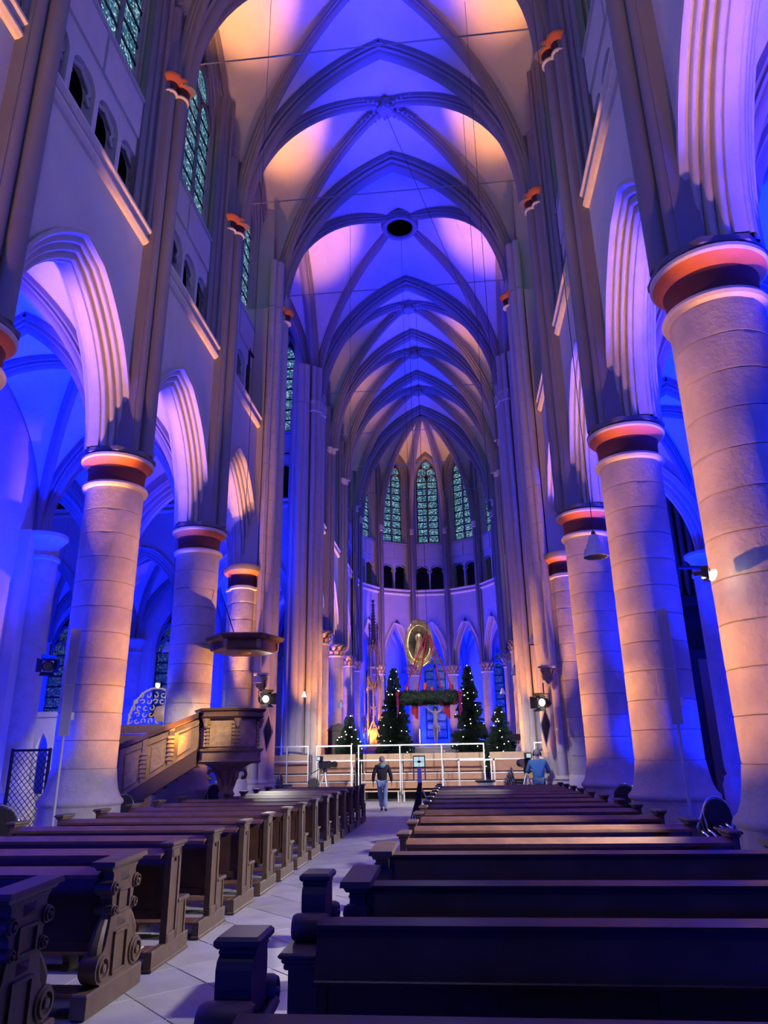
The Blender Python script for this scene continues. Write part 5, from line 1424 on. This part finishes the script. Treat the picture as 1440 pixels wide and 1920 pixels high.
def mandorla():
    root = empty('golden_mandorla', (-.10, 37.0, 7.22), label='golden Madonna in an oval of rays hanging above the wreath', cat='sculpture')
    a, b = .66, 1.06
    def el(t, k=1): return V((a*k*cos(t), 0, b*k*sin(t)))
    fr = MB(); fr.tube([el(2*pi*i/40) for i in range(41)], .085, 8, False)
    fr.tube([el(2*pi*i/40, .88) for i in range(41)], .03, 6, False); fr.tube([el(2*pi*i/40, 1.1) for i in range(41)], .03, 6, False)
    fr.build('oval_frame', M_GOLD, root)
    ro = MB(); rnd = random.Random(8)
    for i in range(46):
        t = 2*pi*i/46; p = el(t, 1.0); ro.ball((p.x, -.07, p.z), .055, 6, 4); p = el(t+.07, 1.13); ro.ball((p.x, -.03, p.z), .045, 6, 4)
    for t in (-.9, -1.57, -2.2, 1.57, 1.2, 1.95):
        p = el(t, 1.14); ro.ball((p.x, 0, p.z), .09, 7, 5)
    ro.build('rose_border', M_GOLD, root)
    MB().add([tuple(el(2*pi*i/32, .86)+V((0,.06,0))) for i in range(32)]+[tuple(el(2*pi*i/32, .86)+V((0,.04,0))) for i in range(32)], [tuple(range(31,-1,-1)), tuple(range(32,64))]).build('backing', M_RECESS, root, False)
    for i in range(56):
        t = 2*pi*i/56; p, q = el(t, .87), el(t, .40 if i % 2 else .5); w = V((-sin(t), 0, cos(t)))*.024
        MB().add([p+w, p-w, q+V((0, -.02, 0)), p+V((0,-.03,0))], [(0,2,3),(1,3,2),(0,1,2),(0,3,1)]).build('ray', M_GOLD, root, False)
    v = [(0,-.10,-.02),(0,-.12,.22),(0,-.12,.40),(0,-.14,.52),(.10,-.12,.36),(.16,-.2,.16),(.06,-.28,.10),(-.10,-.12,.36),(-.17,-.18,.20),(-.10,-.26,.20),(.02,-.11,-.30),(.03,-.11,-.62)]
    e = [(0,1),(1,2),(2,3),(2,4),(4,5),(5,6),(2,7),(7,8),(8,9),(0,10),(10,11)]
    figure_mesh('madonna', v, e, [.15,.13,.05,.085,.065,.05,.03,.065,.05,.03,.17,.19], M_GOLD, root)
    dr = MB()
    for i in range(9):
        x = -.17+.042*i; dr.tube([(x*.6, -.24, .1), (x*.9+.05*sin(i), -.30, -.3), (x*1.15, -.29, -.78)], .022, 5)
    dr.build('robe_folds', M_GOLD, root)
    cr = MB(); cr.lathe([(.075, .60), (.09, .61), (.085, .64), (.07, .64)], (0,-.13,0), 12)
    for i in range(6): cr.add([(.085*cos(i*pi/3-.2), -.13+.085*sin(i*pi/3-.2), .63), (.085*cos(i*pi/3+.2), -.13+.085*sin(i*pi/3+.2), .63), (.1*cos(i*pi/3), -.13+.1*sin(i*pi/3), .76)], [(0,1,2)])
    cr.build('crown', M_GOLD, root, False)
    figure_mesh('child', [(-.13,-.26,.20),(-.13,-.27,.32),(-.12,-.27,.43),(-.22,-.3,.30),(-.03,-.3,.32),(-.10,-.32,.08)], [(0,1),(1,2),(1,3),(1,4),(0,5)], [.07,.06,.06,.025,.025,.03], M_GOLD, root)
    MB().lathe([(.01, -1.42), (.06, -1.38), (.10, -1.28), (.05, -1.18), (.16, -1.1)], n=10).build('pendant', M_GOLD, root)
    MB().cyl((0,0,1.1), (0,0,18.9), .012, n=5).build('cable', M_BLK, root)
def crucifix():
    root = empty('crucifix', (.38, 44, 1.7), label='crucified figure with raised arms beneath the wreath', cat='crucifix')
    MB().cbox(-.05, .05, .06, .14, -1.6, 3.6, .01).build('cross_post', M_CROSS, root, False)
    MB().cbox(-.75, .75, .06, .14, 2.88, 2.98, .01).build('cross_beam', M_CROSS, root, False)
    v = [(0,0,1.75),(0,-.02,2.10),(0,0,2.42),(0,-.03,2.55),(.0,-.10,2.68),(-.2,0,2.5),(-.45,.0,2.70),(-.70,.04,2.92),(-.78,.04,2.97),(.2,0,2.5),(.45,0,2.70),(.70,.04,2.92),(.78,.04,2.97),
         (-.09,-.02,1.62),(-.08,-.10,1.15),(-.02,.0,.72),(-.01,-.10,.58),(.09,-.02,1.62),(.08,-.10,1.15),(.03,.0,.72),(.02,-.10,.58)]
    e = [(0,1),(1,2),(2,3),(3,4),(2,5),(5,6),(6,7),(7,8),(2,9),(9,10),(10,11),(11,12),(0,13),(13,14),(14,15),(15,16),(0,17),(17,18),(18,19),(19,20)]
    body = figure_mesh('body', v, e, [(.13,.10),(.12,.09),(.14,.10),.05,.095,.07,.045,.03,.035,.07,.045,.03,.035,.085,.06,.04,.035,.085,.06,.04,.035], M_IVORY, root)
    lc = MB(); lc.lathe([(.14, 1.56), (.19, 1.60), (.185, 1.74), (.16, 1.84), (.12, 1.85)], n=12); lc.tube([(.15, -.08, 1.72), (.24, -.1, 1.6), (.22, -.08, 1.42)], .04, 6); lc.build('loincloth', M_IVORY, body)
    h = MB(); h.ball((0, -.07, 2.72), .10, 8, 6); h.tube([(-.08, -.06, 2.72), (-.09, -.05, 2.55)], .03, 6); h.tube([(.08, -.06, 2.72), (.09, -.05, 2.55)], .03, 6); h.build('hair', M_BARK, body)
M_CROSS = mat('grey_cross', (.25, .25, .30), .5)
M_TOWD = mat('dark_gilding', (.20, .13, .09), .5, metal=.3, noise=.5)
def tower():
    """gilded sacrament tower: niche stage, two open stages and a crocketed spire"""
    root = empty('sacrament_tower', (-3.55, 46.5, 0), label='gilded gothic tabernacle tower with crocketed spire on the left of the choir', cat='tabernacle')
    MB().lathe([(.7, 0), (.7, 1.6), (.6, 1.7), (.62, 2.0), (.1, 2.02)], n=6).build('plinth', M_STONE, root, False)
    def ring(z0, z1, r, n, tr, rot=0):
        m = MB()
        for i in range(n):
            a = rot+2*pi*i/n; x, y = r*cos(a), r*sin(a); m.cyl((x, y, z0), (x, y, z1), tr, n=6); m.lathe([(tr, 0), (tr*2.2, .04), (tr*2.2, .08), (.0, .5)], (x, y, z1), 6)
        return m
    def gables(z, r, n, h, rot=0):
        g = MB()
        for i in range(n):
            a, b = rot+2*pi*i/n, rot+2*pi*(i+1)/n; p, q = V((r*cos(a), r*sin(a), z)), V((r*cos(b), r*sin(b), z)); mm = (p+q)/2*1.06; mm.z = z+h
            g.tube([p, mm], .035, 5); g.tube([q, mm], .035, 5); g.tube([mm, mm+V((0,0,.28))], [.03, .01], 5); g.ball(mm+V((0,0,.22)), .07, 6, 4)
            for t in (.3, .6, .85):
                g.ball(p.lerp(mm, t), .055, 5, 4); g.ball(q.lerp(mm, t), .055, 5, 4)
            lo = p.lerp(q, .5); lo.z = z+h*.1
            g.tube([p.lerp(q, .5)+(p-q)*.45*cos(s)+V((0,0,.32*sin(s)-.15)) for s in [k*pi/8 for k in range(9)]], .025, 5)
        return g
    MB().lathe([(.62, 2.0), (.66, 2.1), (.5, 2.3), (.5, 3.3), (.6, 3.4), (.1, 3.42)], n=6).build('niche_stage', M_GOLD, root, False)
    gables(3.1, .68, 6, .75).build('gablet_crown', M_GOLD, root)
    ring(2.0, 3.9, .70, 6, .045).build('pinnacle_shaft', M_GOLD, root)
    ring(3.4, 5.9, .42, 6, .05, pi/6).build('open_stage', M_GOLD, root); ring(3.4, 6.3, .62, 6, .03).build('outer_pinnacle', M_GOLD, root)
    gables(5.7, .52, 6, .6, pi/6).build('gablet_crown', M_GOLD, root)
    ring(5.9, 8.3, .30, 6, .045).build('open_stage', M_GOLD, root); gables(8.1, .36, 6, .5).build('gablet_crown', M_GOLD, root)
    for z in (4.6, 7.1): MB().lathe([(.25, z), (.34, z+.03), (.34, z+.09), (.25, z+.12)], n=6).build('band', M_GOLD, root, False)
    sp = MB(); sp.lathe([(.22, 8.4), (.16, 9.3), (.06, 11.2), (.01, 11.6)], n=6)
    for k in range(14):
        z = 8.5+k*.2; r = .24*(1-k/15)+.03
        for i in range(6): a = 2*pi*i/6; sp.ball((r*cos(a), r*sin(a), z), .045, 5, 4)
    sp.ball((0,0,11.5), .11, 6, 4); sp.box(-.14, .14, -.03, .03, 11.2, 11.26); sp.build('spire', M_TOWD, root)
    ring(8.3, 9.6, .30, 6, .028, pi/6).build('pinnacle_shaft', M_TOWD, root)
def choir_things():
    # raised choir pavement and altar
    f = tag(MB().cbox(-4.3, 4.3, 37.2, 58, .0, 1.2, .02).build('trim_choir_step', M_FLOOR, None, False), kind='structure')
    f.name = 'trim_%d' % (TRIM_N[0]+1)
    r = empty('altar', (.5, 42.4, 1.2), label='pale stone altar with traceried front below the crucifix', cat='altar')
    MB().cbox(-1.3, 1.3, -.4, .4, .0, .92, .02).build('block', M_WALL, r, False); MB().cbox(-1.45, 1.45, -.5, .5, .92, 1.04, .02).build('slab', M_CREAM, r, False)
    for i in range(8):
        x = -1.13+.32*i; m = MB(); m.tube([(x+.14*cos(pi*t/8), -.42, .45+.3*sin(pi*t/8)) for t in range(9)], .025, 5); m.tube([(x+.08*cos(pi*t/4), -.42, .35+.08*sin(pi*t/4)) for t in range(9)], .02, 5); m.build('tracery', M_CREAM, r)
    for x, lb in ((-1.0, 'left'), (1.35, 'right')):
        c = empty('altar_candle', (x+.5, 42.9, 2.24), label='slim white candle on the %s end of the altar' % lb, cat='candle')
        MB().lathe([(.01, 0), (.1, 0), (.1, .03), (.03, .06), (.03, .2), (.06, .22), (.01, .23)], n=10).build('holder', M_GOLD, c)
        MB().lathe([(.01, .22), (.035, .22), (.035, .95), (.01, .97)], n=8).build('shaft', M_PAPER, c)
    fir(-1.75, 40.4, 1.2, 5.2, 1.15, 'dark fir tree with fairy lights left of the crucifix', 1)
    fir(2.35, 40.4, 1.2, 5.2, 1.15, 'dark fir tree with fairy lights right of the crucifix', 2)
    fir(-3.5, 35.5, 1.0, 2.6, .95, 'small pale lit fir tree in front of the gold tower', 3)
    fir(3.72, 36.6, 1.0, 3.0, 1.0, 'small fir tree with fairy lights at the right of the choir', 4)
    wreath(); mandorla(); crucifix(); tower()
    s = empty('choir_stall', (-4.25, 36.7, 0), label='dark wooden choir seat behind the small left fir tree', cat='stall')
    MB().cbox(-.55, .55, .3, .4, 0, 3.0, .02).build('back', M_PULD, s, False); MB().cbox(-.6, .6, -.3, .45, 1.4, 1.5, .02).build('seat', M_PULD, s, False)
    MB().prism([(-.6, 3.0), (.6, 3.0), (.35, 3.25), (0, 3.35), (-.35, 3.25)], .2, .5, lambda a, b, t: (a, t, b)).build('crest', M_PULD, s, False)
    for x in (-.6, .55): MB().cbox(x, x+.05, -.3, .4, 0, 2.2, .01).build('side', M_PULD, s, False)
choir_things()

# ---------------------------------------------------------------- people
M_SKIN = mat('skin', (.50, .30, .22), .6); M_GREY = mat('grey_hair', (.34, .31, .28), .8, bump=.3, bscale=120); M_JACK = mat('black_jacket', (.012, .012, .014), .7, bump=.1, bscale=30)
M_JEAN = mat('pale_jeans', (.22, .34, .50), .8, noise=.5, nscale=10, dark=.7); M_SHOE = mat('dark_shoes', (.02, .022, .03), .5); M_HOOD = mat('teal_hood', (.20, .34, .33), .8)
M_BLUES = mat('blue_shirt', (.06, .22, .44), .8, noise=.4, nscale=12, bump=.1, bscale=20, dark=.7); M_DJEAN = mat('blue_trousers', (.09, .16, .28), .8)
def person(loc, rz, pose, label, top, legs, hood, scale=1.0):
    root = empty('person', loc, rz, label=label, cat='person'); root.scale = (scale,)*3
    J = pose
    vn = list(J.keys()); idx = {k: i for i, k in enumerate(vn)}
    E = [('pelvis','waist'),('waist','chest'),('chest','neck'),('neck','head'),('head','crown'),
         ('pelvis','hipL'),('hipL','kneeL'),('kneeL','ankL'),('ankL','toeL'),('pelvis','hipR'),('hipR','kneeR'),('kneeR','ankR'),('ankR','toeR'),
         ('chest','shL'),('shL','elL'),('elL','wrL'),('wrL','paL'),('chest','shR'),('shR','elR'),('elR','wrR'),('wrR','paR')]
    rad = dict(pelvis=(.145,.11), waist=(.13,.10), chest=(.16,.115), neck=.055, head=(.078,.092), crown=(.07,.082), kneeL=.062, ankL=.042, toeL=.036, hipL=.088, shL=.062, elL=.042, wrL=.028, paL=(.04,.02))
    for k in list(rad):
        if k.endswith('L'): rad[k[:-1]+'R'] = rad[k]
    verts = [J[k] for k in vn]; edges = [(idx[a], idx[b]) for a, b in E]; radii = [rad[k] for k in vn]
    for s in 'LR':                         # five fingers from each palm
        p = V(J['pa'+s]); w = V(J['wr'+s]); d = (p-w).normalized(); side = d.cross(V((1,0,0))).normalized()
        for f in range(5):
            off = side*(.018*(f-1.5)) if f < 4 else side*(-.035)
            L = (.062, .072, .068, .052, .045)[f]; b0 = len(verts)
            bend = V((-.012 if s == 'R' else .012, 0, 0))
            base = p+off*.8+d*.012 if f < 4 else w.lerp(p, .55)+off
            tip = base+d*L*.55+(side*-.02 if f == 4 else V()); end = tip+d*L*.45+bend*1.6
            verts += [tuple(base), tuple(tip), tuple(end)]; radii += [.010, .0095, .008]
            edges += [(idx['pa'+s], b0), (b0, b0+1), (b0+1, b0+2)]
    body = figure_mesh('body', verts, edges, radii, M_SKIN, root)
    def garment(nm, keys, m, grow, extra={}):
        ks = [k for k in vn if k in keys]; ii = {k: i for i, k in enumerate(ks)}; ed = [(ii[a], ii[b]) for a, b in E if a in ii and b in ii]
        rr = []
        for k in ks:
            r = extra.get(k, rad[k]); r = r if isinstance(r, tuple) else (r, r); rr.append((r[0]+grow, r[1]+grow))
        return figure_mesh(nm, [J[k] for k in ks], ed, rr, m, body)
    garment('trousers', ['pelvis','hipL','hipR','kneeL','kneeR','ankL','ankR'], legs, .016, dict(ankL=.055, ankR=.055))
    ks = ['chest','neck','waist','pelvis','shL','shR','elL','elR','wrL','wrR']
    ii = {k: i for i, k in enumerate(ks)}; ed = [(ii[a], ii[b]) for a, b in E if a in ii and b in ii]
    ex = dict(chest=(.185,.135), neck=(.085,.085), waist=(.175,.135), pelvis=(.175,.14), shL=.085, shR=.085, elL=.066, elR=.066, wrL=.05, wrR=.05)
    pos = {k: V(J[k]) for k in ks}; pos['neck'] = V(J['chest']).lerp(V(J['neck']), .80); pos['pelvis'] = pos['pelvis']+V((0, 0, -.03))
    for q in 'LR': pos['wr'+q] = V(J['el'+q]).lerp(V(J['wr'+q]), .92)
    figure_mesh('jacket' if hood else 'shirt', [pos[k] for k in ks], ed, [r if isinstance(r, tuple) else (r, r) for r in [ex[k] for k in ks]], top, body)
    for s in 'LR':
        a, t = V(J['ank'+s]), V(J['toe'+s]); d = (t-a); d.z = 0; d.normalize()
        figure_mesh('shoe', [a+d*(-.05)-V((0,0,.045)), a+d*.03-V((0,0,.04)), t-V((0,0,.005))+d*.02], [(0,1),(1,2)], [(.045,.05),(.05,.052),(.042,.035)], M_SHOE, body)
    h = V(J['head']); c = V(J['crown']); hd = MB(); hd.ball((h.x, h.y-.028, h.z+.045), .098, 14, 10, (.95, 1.02, 1.12)); hd.build('hair', M_GREY, body)
    fc = MB()
    for s in (-1, 1):
        fc.ball((h.x+s*.092, h.y, h.z-.005), .026, 8, 6, (.4, .8, 1.2))
    fc.build('ear', M_SKIN, body)
    MB().add([(h.x-.018,h.y+.088,h.z-.025),(h.x+.018,h.y+.088,h.z-.025),(h.x,h.y+.125,h.z-.02),(h.x,h.y+.092,h.z+.035)], [(0,1,2),(1,3,2),(0,2,3)]).build('nose', M_SKIN, body, False)
    ey = MB(); [ey.ball((h.x+s*.035, h.y+.085, h.z+.03), .013, 8, 6) for s in (-1, 1)]; ey.build('eye', M_SHOE, body)
    MB().cbox(h.x-.025, h.x+.025, h.y+.084, h.y+.092, h.z-.062, h.z-.052, .002).build('mouth', M_RIBBON, body, False)
    if not hood:
        m = MB(); m.tube([(h.x+.105*cos(t*pi/10), h.y-.0, h.z+.02+.125*sin(t*pi/10)) for t in range(11)], .014, 6)
        for q in (-1, 1): m.ball((h.x+q*.105, h.y, h.z), .045, 10, 8, (.55, 1, 1.1))
        m.build('headphones', M_SHOE, body)
    if hood:
        n = V(J['neck']); m = MB(); m.tube([(n.x+.11*cos(t*pi/8), n.y-.02+.09*sin(t*pi/8), n.z-.02+.02*sin(t*pi/8)) for t in range(17)], .045, 8, False)
        m.ball((n.x, n.y-.10, n.z-.04), .10, 10, 8, (1.1, .6, .9)); m.build('hood', M_HOOD, body)
    return root
def people():
    # face looks to +y
    walk = dict(pelvis=(0,0,.93), waist=(0,0,1.10), chest=(0,.01,1.32), neck=(0,.0,1.50), head=(0,.02,1.62), crown=(0,.02,1.68),
                hipL=(-.10,0,.90), kneeL=(-.08,.14,.50), ankL=(-.03,.06,.12), toeL=(-.05,.22,.05), hipR=(.10,0,.90), kneeR=(.10,-.02,.50), ankR=(.11,-.24,.14), toeR=(.12,-.10,.05),
                shL=(-.20,0,1.42), elL=(-.29,-.06,1.15), wrL=(-.31,.04,.92), paL=(-.31,.07,.84), shR=(.20,0,1.42), elR=(.29,.03,1.15), wrR=(.31,.14,.93), paR=(.31,.17,.85))
    person((-.92, 25.7, 0), .05, walk, 'man in black jacket and pale jeans walking away up the aisle', M_JACK, M_JEAN, True)
    stand = dict(pelvis=(0,0,.95), waist=(0,.0,1.10), chest=(0,.05,1.34), neck=(0,.08,1.52), head=(0,.10,1.64), crown=(0,.11,1.70),
                hipL=(-.10,0,.92), kneeL=(-.13,.03,.50), ankL=(-.14,0,.10), toeL=(-.16,.15,.05), hipR=(.10,0,.92), kneeR=(.13,.03,.50), ankR=(.14,0,.10), toeR=(.16,.15,.05),
                shL=(-.21,.05,1.43), elL=(-.31,.10,1.16), wrL=(-.22,.34,1.18), paL=(-.19,.42,1.18), shR=(.21,.05,1.43), elR=(.31,.10,1.16), wrR=(.24,.34,1.16), paR=(.21,.42,1.16))
    person((4.1, 23.6, 0), -.1, stand, 'grey-haired man in blue shirt standing at a studio camera', M_BLUES, M_DJEAN, False, 1.06)
people()
